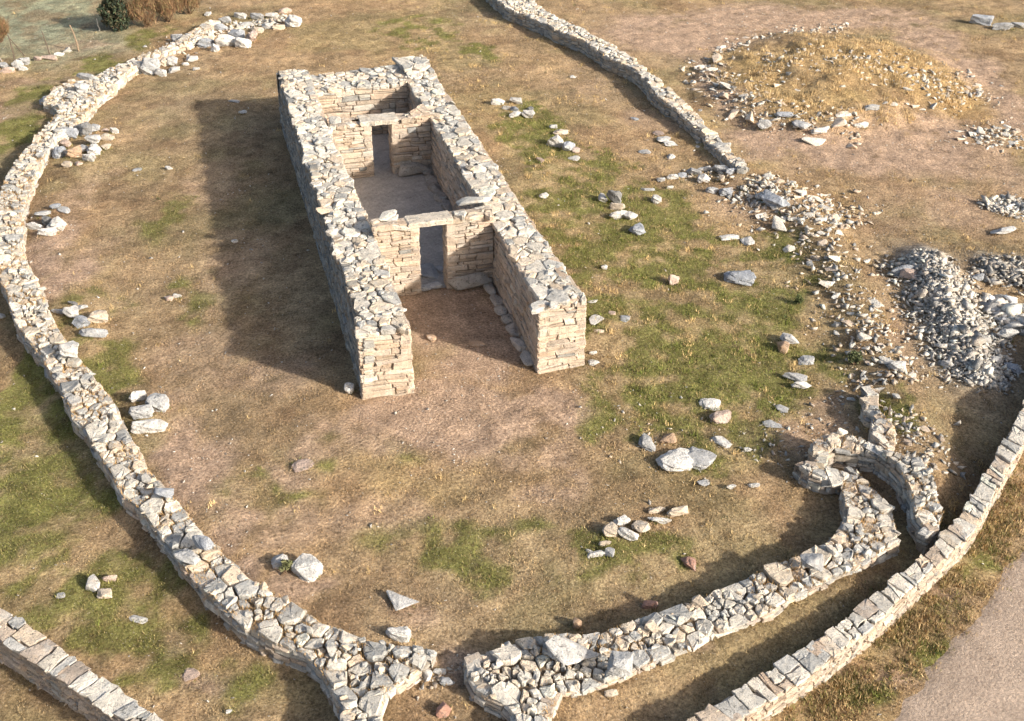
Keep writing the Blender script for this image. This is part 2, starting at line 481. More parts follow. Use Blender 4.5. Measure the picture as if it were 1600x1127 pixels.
GREEN = blobs([(980, 330, 150, 60, .7), (880, 340, 70, 60, .6), (1100, 560, 190, 90, .75), (1200, 420, 120, 60, .5), (80, 700, 110, 160, .7), (200, 950, 130, 80, .6), (330, 1060, 90, 50, .5), (830, 200, 70, 45, .8), (900, 270, 90, 60, .6), (1000, 400, 130, 70, .75), (960, 500, 110, 60, .6), (1080, 520, 150, 70, .8), (1150, 600, 130, 60, .9), (1060, 620, 100, 60, .8),
               (960, 650, 60, 50, 1.), (1240, 560, 60, 60, .7), (1130, 690, 80, 40, .7), (40, 620, 60, 120, .9), (60, 800, 90, 90, .95), (130, 930, 90, 70, .8), (20, 720, 50, 60, .8),
               (230, 1050, 60, 60, .8), (880, 860, 120, 50, .4), (750, 900, 110, 50, .4), (745, 85, 40, 22, .6), (680, 60, 60, 25, .45), (640, 40, 60, 20, .4),
               (60, 150, 60, 30, .9), (150, 110, 50, 25, .7), (20, 210, 30, 40, .9), (230, 55, 40, 20, .5), (250, 350, 60, 50, .25), (300, 470, 50, 60, .3),
               (380, 780, 110, 60, .35), (560, 700, 90, 40, .3), (1330, 1080, 60, 30, .8), (1450, 1000, 60, 30, .6), (1540, 860, 50, 40, .5), (1180, 480, 90, 60, .6), (1390, 640, 50, 30, .5),
               (160, 480, 60, 40, .25), (640, 860, 120, 60, .3), (1010, 880, 120, 40, .35)])
BARE = blobs([(740, 640, 170, 60, 1.), (860, 640, 80, 40, .9), (640, 650, 90, 40, .9), (760, 520, 90, 80, 1.), (700, 480, 90, 60, 1.), (300, 740, 90, 70, .85), (270, 700, 50, 60, .9), (250, 620, 60, 30, .5), (420, 820, 60, 40, .55), (560, 810, 120, 40, .45),
              (100, 430, 50, 60, .8), (70, 390, 30, 60, .8), (110, 330, 30, 80, .4), (370, 890, 50, 30, .8), (450, 930, 60, 25, .7), (330, 820, 40, 40, .7),
              (560, 670, 120, 30, .6), (830, 690, 100, 30, .55), (850, 770, 50, 25, .6), (900, 740, 40, 25, .5), (600, 810, 110, 30, .45), (330, 300, 50, 50, .35), (360, 420, 50, 70, .3), (320, 560, 100, 50, .3), (420, 600, 90, 40, .4),
              (1060, 50, 130, 35, 1.), (1180, 30, 140, 25, .9), (1340, 28, 130, 18, .9), (1450, 60, 60, 25, .9), (1520, 110, 60, 30, .9), (1580, 170, 50, 40, .9), (1200, 220, 80, 25, .9), (1330, 240, 130, 40, .9),
              (1450, 240, 110, 50, .9), (1420, 200, 130, 25, .9), (1120, 120, 40, 60, .8), (1560, 260, 60, 60, .6), (1180, 320, 60, 30, .4), (1500, 330, 60, 40, .5), (1180, 165, 40, 30, .5), (960, 60, 70, 30, .5), (1010, 190, 60, 20, .4), (910, 130, 50, 20, .25), (1400, 330, 80, 40, .25), (700, 1070, 60, 30, .8), (620, 980, 60, 25, .5),
              (1080, 1000, 50, 20, .5), (1240, 700, 60, 50, .5), (1300, 650, 60, 40, .5), (1200, 690, 70, 30, .45), (1410, 520, 40, 60, .4), (130, 75, 60, 8, .5),
              (300, 1065, 40, 25, .6), (250, 1000, 20, 40, .4), (1350, 1050, 90, 14, .6), (1480, 930, 70, 12, .6), (470, 735, 40, 30, .6), (20, 175, 60, 12, .5), (80, 130, 80, 10, .5)])
GOLD = blobs([(1180, 110, 70, 45, 1.), (1300, 90, 110, 45, 1.), (1420, 110, 80, 45, 1.), (1250, 150, 100, 30, .7), (1480, 150, 60, 25, .8), (1340, 150, 90, 30, .6)])
DARKG = blobs([(1500, 690, 60, 70, .6), (1330, 760, 90, 60, .3)])
STRAW_C = np.array([.36, .255, .15]); BARE_C = np.array([.44, .312, .222]); GREEN_C = np.array([.165, .168, .05]); GOLD_C = np.array([.50, .34, .15]); OLIVE_C = np.array([.27, .28, .19])
OLIVE = blobs([(60, 30, 200, 60, 1.), (120, 60, 120, 40, .8)])
def ground_color(x, y):
    g = np.clip(field(x, y, GREEN), 0, 1); b = field(x, y, BARE); o = field(x, y, GOLD)
    n1 = fbm(x*.7, y*.7, 61, 4); n2 = fbm(x*2.3, y*2.3, 83, 3); n3 = fbm(x*.25, y*.25, 91, 3)
    c = STRAW_C*(.5+1.0*n1)[:, None]
    ot = (sst(.42, .66, fbm(x*.33+3, y*.33, 191, 4))*.55)[:, None]; c = c*(1-ot)+np.array([.255, .215, .105])*(.6+.8*n1)[:, None]*ot
    ol = field(x, y, OLIVE)[:, None]; c = c*(1-ol)+OLIVE_C*(.55+.9*n2)[:, None]*ol
    rz = (sst(.5, .68, fbm(x*.9, y*.9, 113, 4))*.5)[:, None]; c = c*(1-rz)+np.array([.235, .15, .09])*rz
    c = c*(1+.35*(n3-.5)[:, None]*np.array([1, .6, .2]))
    n4 = fbm(x*1.5+7, y*1.5, 171, 4); gt = .66-.32*g; gg = (sst(gt-.13, gt+.11, n4)*sst(.05, .3, g)*.85)[:, None]
    ug = (g*.42)[:, None]; c = c*(1-ug)+np.array([.225, .205, .08])*(.6+.8*n1)[:, None]*ug
    lt = (sst(.5, .64, fbm(x*2.1, y*2.1, 177, 3))*.45*np.clip(.35+g, 0, 1))[:, None]; c = c*(1-lt)+np.array([.50, .375, .225])*lt
    c = c*(1-gg)+GREEN_C*(.5+1.*n2)[:, None]*gg
    bb = np.clip(b*1.25*sst(.28, .55, n1*.6+n2*.4+.1*b), 0, 1)[:, None]
    c = c*(1-bb)+BARE_C*(.8+.35*n2)[:, None]*bb
    oo = (o*.6)[:, None]; c = c*(1-oo)+GOLD_C*(.7+.5*n2)[:, None]*oo
    rg = (.85*np.exp(-(np.minimum(seg_dist(x, y, RIDGE), seg_dist(x, y, RIDGE2)+.3)/1.)**2))[:, None]; c = c*(1-rg)+np.array([.33, .31, .28])*rg
    return c, gg[:, 0], b, o

def build_ground():
    st = .13
    fx = np.arange(-17, 46+st, st); fy = np.arange(-19, 50+st, st)
    geo = np.cumsum(st*1.22**np.arange(1, 36))
    geo = geo[geo < 900]
    xs = np.concatenate([fx[0]-geo[::-1], fx, fx[-1]+geo]); ys = np.concatenate([fy[0]-geo[::-1], fy, fy[-1]+geo])
    X_, Y_ = np.meshgrid(xs, ys); x, y = X_.ravel(), Y_.ravel()
    z = th(x, y)+(.05*(vn(x*2.6, y*2.6, 12)-.5)+.045*(vn(x*6.3, y*6.3, 14)-.5))*sst(-.2, .3, np.maximum(np.maximum(-x-.1, x-6.6), np.maximum(-y, y-20.8)))*sst(4.3, 5.4, seg_dist(x, y, ROADC))
    c, *_ = ground_color(x, y)
    nx, ny = len(xs), len(ys); i = np.arange(nx*ny).reshape(ny, nx)
    Q = np.stack([i[:-1, :-1], i[:-1, 1:], i[1:, 1:], i[1:, :-1]], -1).reshape(-1, 4)
    o = tri_mesh('ground', np.stack([x, y, z], 1), Q, c, M_GROUND)
    o.data.polygons.foreach_set('use_smooth', [True]*len(o.data.polygons)); o['kind'] = 'structure'
build_ground()
def build_road():
    nU, nV = 120, 60
    def samp(pl, u):
        k = u*(len(pl)-1); i = min(int(k), len(pl)-2); return pl[i]+(pl[i+1]-pl[i])*(k-i)
    V = []
    for a in range(nU):
        L, R_ = samp(ROADL, a/(nU-1)), samp(ROADR, a/(nU-1))
        wob = .5*(float(fbm(np.array([a*.13]), np.array([2.]), 5, 3)[0])-.5)
        for b in range(nV): V.append(L+(R_-L)*(b/(nV-1)+wob*(1-b/(nV-1))*.12))
    V = np.array(V); x, y = V[:, 0], V[:, 1]
    z = th(x, y)+.03+.02*(vn(x*1.3, y*1.3, 3)-.5)
    edge = np.tile(np.linspace(0, 1, nV), nU); z = z-.05*sst(.05, 0, edge)
    n = fbm(x*.6, y*.6, 9, 4)
    c = np.array([.47, .37, .295])*(.75+.5*n)[:, None]
    i = np.arange(nU*nV).reshape(nU, nV)
    Q = np.stack([i[:-1, :-1], i[:-1, 1:], i[1:, 1:], i[1:, :-1]], -1).reshape(-1, 4)[:, ::-1]
    o = tri_mesh('dirt_road', np.stack([x, y, z], 1), Q, c, M_ROAD); o['kind'] = 'structure'
    o.data.polygons.foreach_set('use_smooth', [True]*len(o.data.polygons))
build_road()

# ------------------------------------------------------------------ enclosure walls
WALL_POLYS = []
def poly_from(px, h):
    """outline given on the wall top -> ground plan polygon"""
    out = []
    for q in px:
        hh = h(q) if callable(h) else h
        p = P(q[0], q[1], hh, True); out.append(p[:2])
    return ccw(out)
def build_wall(px, h, label, cat, group, seed, pal=GREYS, fpal=np.r_[GREYS, CREAM], edge_r=(.12, .33), mid_r=(.06, .19), cap='capstone', grass=1., sunk=.25, name='dry_stone_wall', rough=1., limit=100):
    r = np.random.default_rng(seed)
    base = poly_from(px, h); WALL_POLYS.append(base)
    poly = densify(base, .55, r, .045)
    hw = h if not callable(h) else None
    hts = np.array([h(q) if callable(h) else h for q in px])
    PC = np.array([P(q[0], q[1], hh, True)[:2] for q, hh in zip(px, hts)])
    def top(x, y):
        d = np.hypot(PC[:, 0]-x, PC[:, 1]-y)+.3; wgt = 1/d**2
        return th1(x, y, True)+float((wgt*hts).sum()/wgt.sum())+.16*(float(fbm(np.array([x*.8]), np.array([y*.8]), seed, 2)[0])-.5)*rough
    c = poly.mean(0); root = empty(name, (c[0], c[1], th1(*c))); tag(root, label, cat, group, 'thing')
    acc = Acc()
    prism(acc, inset(poly, .16), lambda x, y: th1(x, y)-sunk, lambda x, y: top(x, y)-.11, SOIL*1.3)
    n = len(poly)
    for i in range(n):
        a, b = poly[i], poly[(i+1) % n]; d = b-a; L = np.linalg.norm(d)
        if L < .05: continue
        nrm = np.array([d[1], -d[0]])
        ta, tb = top(*a), top(*b); za = min(th1(*a), th1(*b))-.12
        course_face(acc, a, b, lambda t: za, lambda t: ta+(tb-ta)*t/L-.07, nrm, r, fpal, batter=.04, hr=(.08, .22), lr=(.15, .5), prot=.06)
    acc.build('masonry', M_FACE, root)
    st = []
    for cell, R in pack_cells(poly, r, edge_r, mid_r):
        zj = r.normal()*.02+(.02 if R > .2 else 0)
        V, F = cell_stone(cell, lambda x, y: top(x, y)+zj, r, depth=.15, tilt=.11*rough, bulge=.025)
        st.append((abs(area2(cell)), V, F, pick(r, pal, .15)))
    # loose chips between and on the capstones
    A = abs(area2(poly)); lo, hi = poly.min(0), poly.max(0)
    k = int(5.5*(hi-lo).prod()); X_ = r.uniform(lo[0], hi[0], k); Y_ = r.uniform(lo[1], hi[1], k); ok = in_poly(X_, Y_, poly)
    for x, y in zip(X_[ok], Y_[ok]):
        V, F = PROTO[r.integers(len(PROTO))]; s = r.uniform(.08, .24)*(1.5 if r.random() < .15 else 1)
        Vw = (V*np.array([s, s*r.uniform(.5, .9), s*r.uniform(.3, .6)]))@rotm(r.uniform(0, 6.3), r.normal()*.25, r.normal()*.25).T+np.array([x, y, top(x, y)-.03])
        st.append((0., Vw, F, pick(r, pal, .15)))
    split_caps(root, st, cap, limit)
    if grass:
        k = int(520*grass*(hi-lo).prod()); X_ = r.uniform(lo[0], hi[0], k); Y_ = r.uniform(lo[1], hi[1], k)
        ok = in_poly(X_, Y_, poly) & (fbm(X_*1.1, Y_*1.1, seed+5, 2) > .47); X_, Y_ = X_[ok], Y_[ok]
        if len(X_):
            Z_ = np.array([top(a, b)-.05 for a, b in zip(X_, Y_)])
            cc = np.array([.46, .30, .14])*r.uniform(.6, 1.3, (len(X_), 1))
            tag(blades('dry_grass', np.stack([X_, Y_, Z_], 1), r.uniform(.05, .14, len(X_)), r.uniform(.012, .025, len(X_)), .7, cc, root, r), kind='stuff')
    return root
A_OUT = [(332, 30), (300, 48), (262, 70), (225, 84), (189, 98), (160, 112), (135, 124), (112, 126), (80, 138), (68, 160), (90, 172), (78, 188), (66, 200), (52, 214), (40, 229), (24, 253), (10, 277), (-4, 300), (-8, 340), (-8, 380), (-6, 410), (0, 442), (10, 456), (16, 481), (32, 517), (48, 537), (64, 556), (85, 591), (106, 634), (138, 683), (160, 718), (181, 752), (212, 790), (242, 826), (270, 862), (298, 895), (319, 922), (341, 942), (372, 973), (400, 990), (425, 1003), (452, 1014), (478, 1026), (501, 1049), (514, 1076), (527, 1102), (533, 1140), (534, 1190)]
A_IN = [(594, 1190), (597, 1140), (603, 1079), (634, 1058), (662, 1037), (679, 1011), (645, 1006), (615, 1009), (570, 998), (527, 982), (505, 971), (486, 960), (455, 941), (425, 923), (398, 903), (372, 884), (345, 853), (302, 813), (272, 778), (242, 744), (222, 713), (203, 683), (185, 637), (170, 615), (153, 595), (131, 566), (117, 548), (103, 531), (92, 515), (82, 499), (74, 475), (67, 453), (57, 435), (46, 417), (35, 385), (34, 371), (37, 337), (44, 303), (55, 275), (66, 250), (81, 229), (100, 208), (121, 192), (135, 176), (147, 162), (158, 151), (178, 138), (196, 117), (226, 93), (256, 80), (294, 67), (332, 52)]
build_wall(A_OUT+A_IN, .38, 'long curving dry stone wall of pale stones closing the left side of the enclosure', 'stone wall', None, 101)
B_PX = [(729, 1028), (750, 1020), (773, 1013), (807, 1001), (835, 994), (862, 988), (914, 988), (962, 975), (1003, 962), (1042, 950), (1082, 937), (1133, 915), (1186, 893), (1228, 877), (1268, 857), (1310, 832), (1320, 815), (1322, 795), (1316, 773), (1318, 760), (1322, 745), (1329, 728), (1347, 743), (1373, 763), (1393, 794), (1401, 819), (1404, 836), (1408, 846), (1387, 855), (1362, 872), (1337, 888), (1283, 912), (1242, 931), (1205, 957), (1168, 974), (1120, 984), (1090, 1004), (1055, 1021), (997, 1042), (969, 1058), (918, 1076), (875, 1083), (866, 1104), (856, 1140), (852, 1180), (808, 1180), (806, 1132), (797, 1116), (784, 1103), (760, 1090), (742, 1076), (726, 1055)]
build_wall(B_PX, .38, 'rough stone wall with a forked end right of the bottom gateway, hooking upward farther right', 'stone wall', None, 202)
C_PX = [(1269, 686), (1285, 677), (1319, 675), (1345, 679), (1365, 690), (1385, 702), (1416, 707), (1438, 709), (1452, 732), (1461, 750), (1467, 779), (1473, 797), (1470, 822), (1456, 836), (1447, 830), (1433, 799), (1424, 776), (1410, 740), (1396, 720), (1373, 707), (1345, 702), (1308, 699), (1292, 706), (1276, 710)]
build_wall(C_PX, .66, 'curved dry stone wall forming the outer side of the hooked passage', 'stone wall', None, 303, edge_r=(.1, .22), mid_r=(.06, .15))
D_PX = [(1256, 717), (1266, 726), (1290, 729), (1313, 734), (1322, 737), (1320, 747), (1302, 748), (1285, 744), (1265, 737), (1256, 731)]
build_wall(D_PX, .5, 'short low stone wall stub on the near side of the hooked passage mouth', 'stone wall', None, 404, edge_r=(.1, .22), mid_r=(.06, .14), grass=.3)
E_PX = [(1350, 622), (1360, 602), (1371, 612), (1372, 640), (1396, 662), (1400, 690), (1384, 698), (1363, 684), (1362, 650), (1351, 646)]
build_wall(E_PX, .38, 'narrow upright-edged stone wall stub running up from the hooked passage', 'stone wall', None, 505, edge_r=(.12, .26), mid_r=(.07, .16))
H_PX = [(740, -36), (765, -12), (795, 14), (828, 26), (863, 44), (904, 60), (945, 86), (989, 106), (1012, 127), (1024, 147), (1059, 174), (1088, 203), (1121, 235), (1150, 259), (1166, 262), (1162, 251), (1133, 227), (1104, 195), (1086, 173), (1051, 140), (1022, 117), (993, 91), (963, 72), (917, 49), (881, 31), (848, 11), (815, -14), (795, -36)]
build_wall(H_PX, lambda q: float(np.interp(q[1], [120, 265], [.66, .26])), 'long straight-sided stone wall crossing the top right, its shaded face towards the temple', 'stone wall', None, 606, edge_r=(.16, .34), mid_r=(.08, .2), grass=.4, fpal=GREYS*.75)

def build_coped_wall(inner, outer, h, label, seed, loc_px):
    """wall capped with a row of flat slabs laid crosswise"""
    r = np.random.default_rng(seed)
    I = np.array([P(q[0], q[1], h(i/(len(inner)-1)))[:2] for i, q in enumerate(inner)]); O = np.array([P(q[0], q[1], h(i/(len(outer)-1)))[:2] for i, q in enumerate(outer)])
    def rs(pl, n):
        s = np.r_[0, np.cumsum(np.linalg.norm(np.diff(pl, axis=0), axis=1))]; q = np.linspace(0, s[-1], n)
        return np.stack([np.interp(q, s, pl[:, 0]), np.interp(q, s, pl[:, 1])], 1), s[-1]
    n = 60; Ir, L = rs(I, n); Od, L2 = rs(O, 900)
    ix = np.maximum.accumulate([np.argmin(((Od-q)**2).sum(1)) for q in Ir])*.94+.06*np.linspace(0, 899, n)
    Or = np.stack([np.interp(ix, np.arange(900), Od[:, 0]), np.interp(ix, np.arange(900), Od[:, 1])], 1)
    for _ in range(3):
        Ir[1:-1] = (Ir[:-2]+2*Ir[1:-1]+Ir[2:])/4; Or[1:-1] = (Or[:-2]+2*Or[1:-1]+Or[2:])/4
    def at(s, v):
        k = np.clip(s/L, -.02, 1.02)*(n-1); i = int(np.clip(k, 0, n-2)); f = k-i
        a = Ir[i]+(Ir[i+1]-Ir[i])*f; b = Or[i]+(Or[i+1]-Or[i])*f; return a+(b-a)*v
    def zt(s, p): return h(np.clip(s/L, 0, 1))+np.mean([th1(*at(np.clip(s+q, 0, L), .5)) for q in (-2., -1., 0., 1., 2.)])
    c = at(L/2, .5); root = empty('capped_stone_wall', (c[0], c[1], th1(*c))); tag(root, label, 'stone wall', None, 'thing')
    poly = ccw(np.concatenate([Ir, Or[::-1]])); WALL_POLYS.append(poly)
    acc = Acc(); PT = np.concatenate([Ir, Or]); HT = np.array([zt(i/(n-1)*L, p) for i, p in enumerate(Ir)]+[zt(i/(n-1)*L, p) for i, p in enumerate(Or)])
    topz = lambda x, y: float(HT[np.argmin(np.hypot(PT[:, 0]-x, PT[:, 1]-y))])
    prism(acc, inset(poly, .08), lambda x, y: th1(x, y)-.3, lambda x, y: topz(x, y)-.09, SOIL)
    m = len(poly); stp = 3
    for i in range(0, m, stp):
        a, b = poly[i], poly[(i+stp) % m]; d = b-a; Ld = np.linalg.norm(d)
        if Ld < .1: continue
        ta, tb = topz(*a), topz(*b); za = min(th1(*a), th1(*b))-.15
        course_face(acc, a, b, lambda t: za, lambda t: ta+(tb-ta)*t/Ld-.07, np.array([d[1], -d[0]]), r, CREAM, batter=.05, hr=(.06, .15), lr=(.12, .45), prot=.03)
    acc.build('masonry', M_FACE, root)
    st = []; s = 0; sl0 = .0
    while s < L:
        wd = r.uniform(.13, .28) if r.random() < .5 else r.uniform(.3, .58); sk = r.uniform(-.04, .2)
        e0 = -.05+r.normal()*.06; e1 = 1.05+r.normal()*.06
        A = [at(s+sl0, e0), at(s, e1), at(s+wd, e1+r.normal()*.02), at(s+wd+sk, e0+r.normal()*.02)]
        cuts = [(0., 1.)] if (r.random() < .62 or wd < .2) else [(0., r.uniform(.3, .7))]
        if cuts[0][1] < 1: cuts.append((cuts[0][1]+.0, 1.))
        for c0, c1 in cuts:
            q = [A[0]+(A[1]-A[0])*c0, A[0]+(A[1]-A[0])*c1, A[3]+(A[2]-A[3])*c1, A[3]+(A[2]-A[3])*c0]
            q = ccw(q); q = np.array([v for a, b in zip(q, np.roll(q, -1, 0)) for v in (a, a+(b-a)*r.uniform(.35, .65)+r.normal(size=2)*.02)])
            zj = r.normal()*.008
            V, F = cell_stone(q, lambda x, y: topz(x, y)+zj, r, depth=.085, gap=.014, tilt=.02, bulge=.012, chop=.1, chamf=.35)
            # each slab leans a little along the wall
            t = (at(s+.5, .5)-at(s, .5)); t /= np.linalg.norm(t); ctr = q.mean(0); le = r.uniform(-.03, .03)
            V[:, 2] += ((V[:, 0]-ctr[0])*t[0]+(V[:, 1]-ctr[1])*t[1])*le
            pal = GREYS if r.random() < .8 else CREAM
            st.append((abs(area2(q)), V, F, pick(r, pal, .15)))
        sl0 = sk; s += wd
    split_caps(root, st, 'coping_stone', 100)
    return root
F_IN = [(1010, 1180), (1073, 1125), (1104, 1102), (1138, 1082), (1185, 1052), (1235, 1025), (1276, 994), (1333, 954), (1364, 923), (1404, 896), (1444, 864), (1469, 838), (1492, 815), (1512, 783), (1532, 745), (1552, 715), (1572, 681), (1592, 645), (1640, 560), (1680, 480)]
F_OUT = [(1080, 1180), (1150, 1125), (1205, 1093), (1262, 1059), (1303, 1026), (1347, 992), (1401, 945), (1438, 904), (1478, 874), (1500, 850), (1512, 838), (1529, 813), (1543, 796), (1552, 770), (1566, 746), (1594, 699), (1625, 640), (1690, 540)]
build_coped_wall(F_IN, F_OUT, lambda t: .58+.4*t, 'outer boundary wall at lower right capped with grey slabs, beside the dirt road', 707, None)
G_IN = [(-90, 900), (-40, 926), (0, 949), (52, 981), (99, 1016), (147, 1050), (186, 1076), (212, 1096), (251, 1124), (300, 1160)]
G_OUT = [(-90, 950), (-40, 976), (0, 999), (56, 1034), (108, 1070), (147, 1098), (190, 1127), (240, 1165)]
build_coped_wall(G_IN, G_OUT, lambda t: .9, 'boundary wall in the bottom left corner capped with a row of flat slabs', 808, None)

# ------------------------------------------------------------------ temple
def build_temple():
    r = np.random.default_rng(42)
    root = empty('megaron_temple', (3.25, 10.3, 0)); tag(root, 'roofless long rectangular stone temple with two doorways, in the middle of the enclosure', 'ruined temple')
    TF = CREAM; SHADEPAL = GREYS*.55  # greys darkened so the shaded outer left and back faces carry shade in colour
    Hn = lambda x, y: 2.17+.16*(float(fbm(np.array([x*.35+3]), np.array([y*.35]), 15, 3)[0])-.5)
    def Ht(x, y):
        z = Hn(x, y)
        if x > 4.8: z += .2*float(sst(18.2, 19.2, y))
        if y > 19.0 and x < 2.: z += .05
        return z
    caps = {}
    def wall(name, poly, faces, top, cap_r=((.16, .42), (.1, .34)), lim=0, seed=0, chips=2.6):
        rr = np.random.default_rng(seed)
        poly = ccw(poly); acc = Acc()
        prism(acc, densify(inset(poly, .24), .45), lambda x, y: -.2, lambda x, y: top(x, y)-.08, SOIL*1.4)
        for (a, b, pal, bat) in faces:
            a = np.array(a, float); b = np.array(b, float); d = b-a; L = np.linalg.norm(d)
            k = max(1, int(L/2.5))
            for i in range(k):
                p, q = a+d*i/k, a+d*(i+1)/k
                tp, tq = top(*p), top(*q); LL = L/k
                course_face(acc, p, q, lambda t: -.12, lambda t: tp+(tq-tp)*t/LL-.02, np.array([d[1], -d[0]]), rr, pal, batter=bat, hr=((.07, .25) if pal is TF else (.06, .17)), lr=((.2, .8) if pal is TF else (.15, .6)), prot=.04)
        o = acc.build(name, M_FACE, root)
        st = []
        pj = densify(poly, .5, rr, .05)
        for cell, R in pack_cells(pj, rr, *cap_r):
            zj = rr.normal()*.018+(.015 if R > .2 else 0)
            V, F = cell_stone(cell, lambda x, y: top(x, y)+zj, rr, depth=.15, tilt=.06, bulge=.02, gap=.01)
            st.append((abs(area2(cell)), V, F, pick(rr, GREYS, .15)))
        lo, hi = poly.min(0), poly.max(0); k = int((hi-lo).prod()*chips)
        X_ = rr.uniform(lo[0], hi[0], k); Y_ = rr.uniform(lo[1], hi[1], k); ok = in_poly(X_, Y_, poly)
        for x, y in zip(X_[ok], Y_[ok]):
            V, F = PROTO[rr.integers(len(PROTO))]; s = rr.uniform(.1, .34)*(1.4 if rr.random() < .12 else 1)
            Vw = (V*np.array([s, s*rr.uniform(.5, .9), s*rr.uniform(.2, .5)]))@rotm(rr.uniform(0, 6.3), rr.normal()*.22, rr.normal()*.22).T+np.array([x, y, top(x, y)-.02])
            st.append((0., Vw, F, pick(rr, GREYS, .15)))
        split_caps(o, st, 'capstone', lim)
        return o
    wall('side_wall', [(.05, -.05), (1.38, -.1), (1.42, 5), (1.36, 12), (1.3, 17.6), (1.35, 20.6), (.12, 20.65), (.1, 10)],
         [((.0, 20.7), (.0, .5), SHADEPAL, .07), ((.0, .5), (.0, 0), SHADEPAL*1.5, .07), ((-.02, -.02), (1.42, -.06), TF, .05), ((1.42, 0), (1.42, 5.2), TF, .02), ((1.42, 6.0), (1.38, 14.2), TF, .02), ((1.38, 15.0), (1.35, 18.3), TF, .02), ((1.35, 20.68), (0.05, 20.68), SHADEPAL, .03), ((1.36, 18.3), (1.36, 20.6), TF, .0)], Ht, lim=40, seed=1)
    wall('side_wall', [(5.02, -.12), (6.36, -.05), (6.34, 10), (6.3, 20.6), (5.05, 20.6), (5.12, 14), (5.12, 5)],
         [((6.42, 0), (6.38, 20.65), TF, .02), ((5.0, -.06), (6.42, -.02), TF, .03), ((5.12, 5.2), (5.0, 0), TF, .02), ((5.12, 14.2), (5.12, 6.0), TF, .02), ((5.1, 18.3), (5.12, 15.0), TF, .02), ((6.36, 20.65), (5.05, 20.65), SHADEPAL, .02), ((5.08, 20.6), (5.08, 18.2), TF, .0)], Ht, lim=40, seed=2)
    wall('back_wall', [(1.28, 18.3), (5.2, 18.2), (5.2, 20.3), (1.28, 20.4)],
         [((1.38, 18.3), (5.06, 18.2), TF, .02), ((5.0, 20.45), (1.4, 20.5), SHADEPAL, .02)], lambda x, y: 2.0+.1*(x-2)/3+.1*float(vn(np.array([x*2]), np.array([y]), 4)[0]), lim=14, seed=3, chips=6)
    def partition(yf, thick, door_x, door_z, top, seed, lintel_l, lintel_h):
        rr = np.random.default_rng(seed); acc = Acc()
        xl, xr = door_x; x0, x1 = 1.36, 5.14
        lz = door_z+lintel_h
        for (a, b) in ((x0, xl), (xr, x1)):
            prism(acc, ccw([(a+.1, yf+.1), (b-.1, yf+.1), (b-.1, yf+thick-.1), (a+.1, yf+thick-.1)]), lambda x, y: -.2, lambda x, y: top(x, y)-.12, SOIL*1.4)
            course_face(acc, (a, yf), (b, yf), lambda t: -.1, lambda t: min(top(a+t, yf)-.02, 9), (0, -1), rr, TF, .015, prot=.035)
            course_face(acc, (b, yf+thick), (a, yf+thick), lambda t: -.1, lambda t: top(b-t, yf)-.02, (0, 1), rr, TF, .015, prot=.035)
        course_face(acc, (xl, yf+.02), (xl, yf+thick-.02), lambda t: -.1, lambda t: door_z, (1, 0), rr, TF, 0, prot=.02)
        course_face(acc, (xr, yf+thick-.02), (xr, yf+.02), lambda t: -.1, lambda t: door_z, (-1, 0), rr, TF, 0, prot=.02)
        # masonry over the lintel
        tmid = top((xl+xr)/2, yf)
        if tmid-lz > .08:
            prism(acc, ccw([(xl-.15, yf+.1), (xr+.15, yf+.1), (xr+.15, yf+thick-.1), (xl-.15, yf+thick-.1)]), lambda x, y: lz+.01, lambda x, y: top(x, y)-.12, SOIL*1.4)
            course_face(acc, (xl-.12, yf+.01), (xr+.12, yf+.01), lambda t: lz+.01, lambda t: tmid-.02, (0, -1), rr, TF, .0, prot=.03)
            course_face(acc, (xr+.12, yf+thick-.01), (xl-.12, yf+thick-.01), lambda t: lz+.01, lambda t: tmid-.02, (0, 1), rr, TF, .0, prot=.03)
        o = acc.build('partition_wall', M_FACE, root)
        xa, xb = xl-(lintel_l-(xr-xl))*.6, xr+(lintel_l-(xr-xl))*.4
        lq = densify(ccw([(xa, yf-.06), (xb, yf-.04), (xb, yf+thick+.04), (xa, yf+thick+.02)]), .3, rr, .015)
        V, F = cell_stone(lq, lz, rr, depth=lintel_h, gap=.0, tilt=.012, bulge=.015, chop=.1); mk('lintel', V, F, [.56, .50, .42], M_STONE, o)
        pj = densify(ccw([(x0, yf-.03), (x1, yf-.03), (x1, yf+thick), (x0, yf+thick)]), .5, rr, .05); st = []
        for cell, R in pack_cells(pj, rr, (.2, .42), (.12, .28)):
            if tmid-lz < .16 and xa < cell[:, 0].mean() < xb: continue
            zj = rr.normal()*.03; V, F = cell_stone(cell, lambda x, y: top(x, y)+zj, rr, depth=.14, tilt=.09, bulge=.03)
            st.append((abs(area2(cell)), V, F, pick(rr, np.r_[GREYS, CREAM], .12)))
        split_caps(o, st, 'capstone', 20)
        return o
    y1 = 5.2; d1 = (YP(656, 390, y1)[0], YP(698, 390, y1)[0]); z1 = YP(677, 353, y1)[2]
    o1 = partition(y1, .55, d1, z1, lambda x, y: z1+.12+.1*float(vn(np.array([x*1.7]), np.array([3.]), 2)[0]), 71, 1.45, .17)
    y2 = 14.2; d2 = (YP(582, 230, y2)[0], YP(613, 230, y2)[0]); z2 = YP(598, 195, y2)[2]
    o2 = partition(y2, .7, d2, z2, lambda x, y: 2.2+.12*float(vn(np.array([x*1.7]), np.array([7.]), 6)[0]), 72, 1.45, .17)
    print('doors', d1, z1, d2, z2)
    # big slabs lying on the front partition's right end
    rr = np.random.default_rng(73)
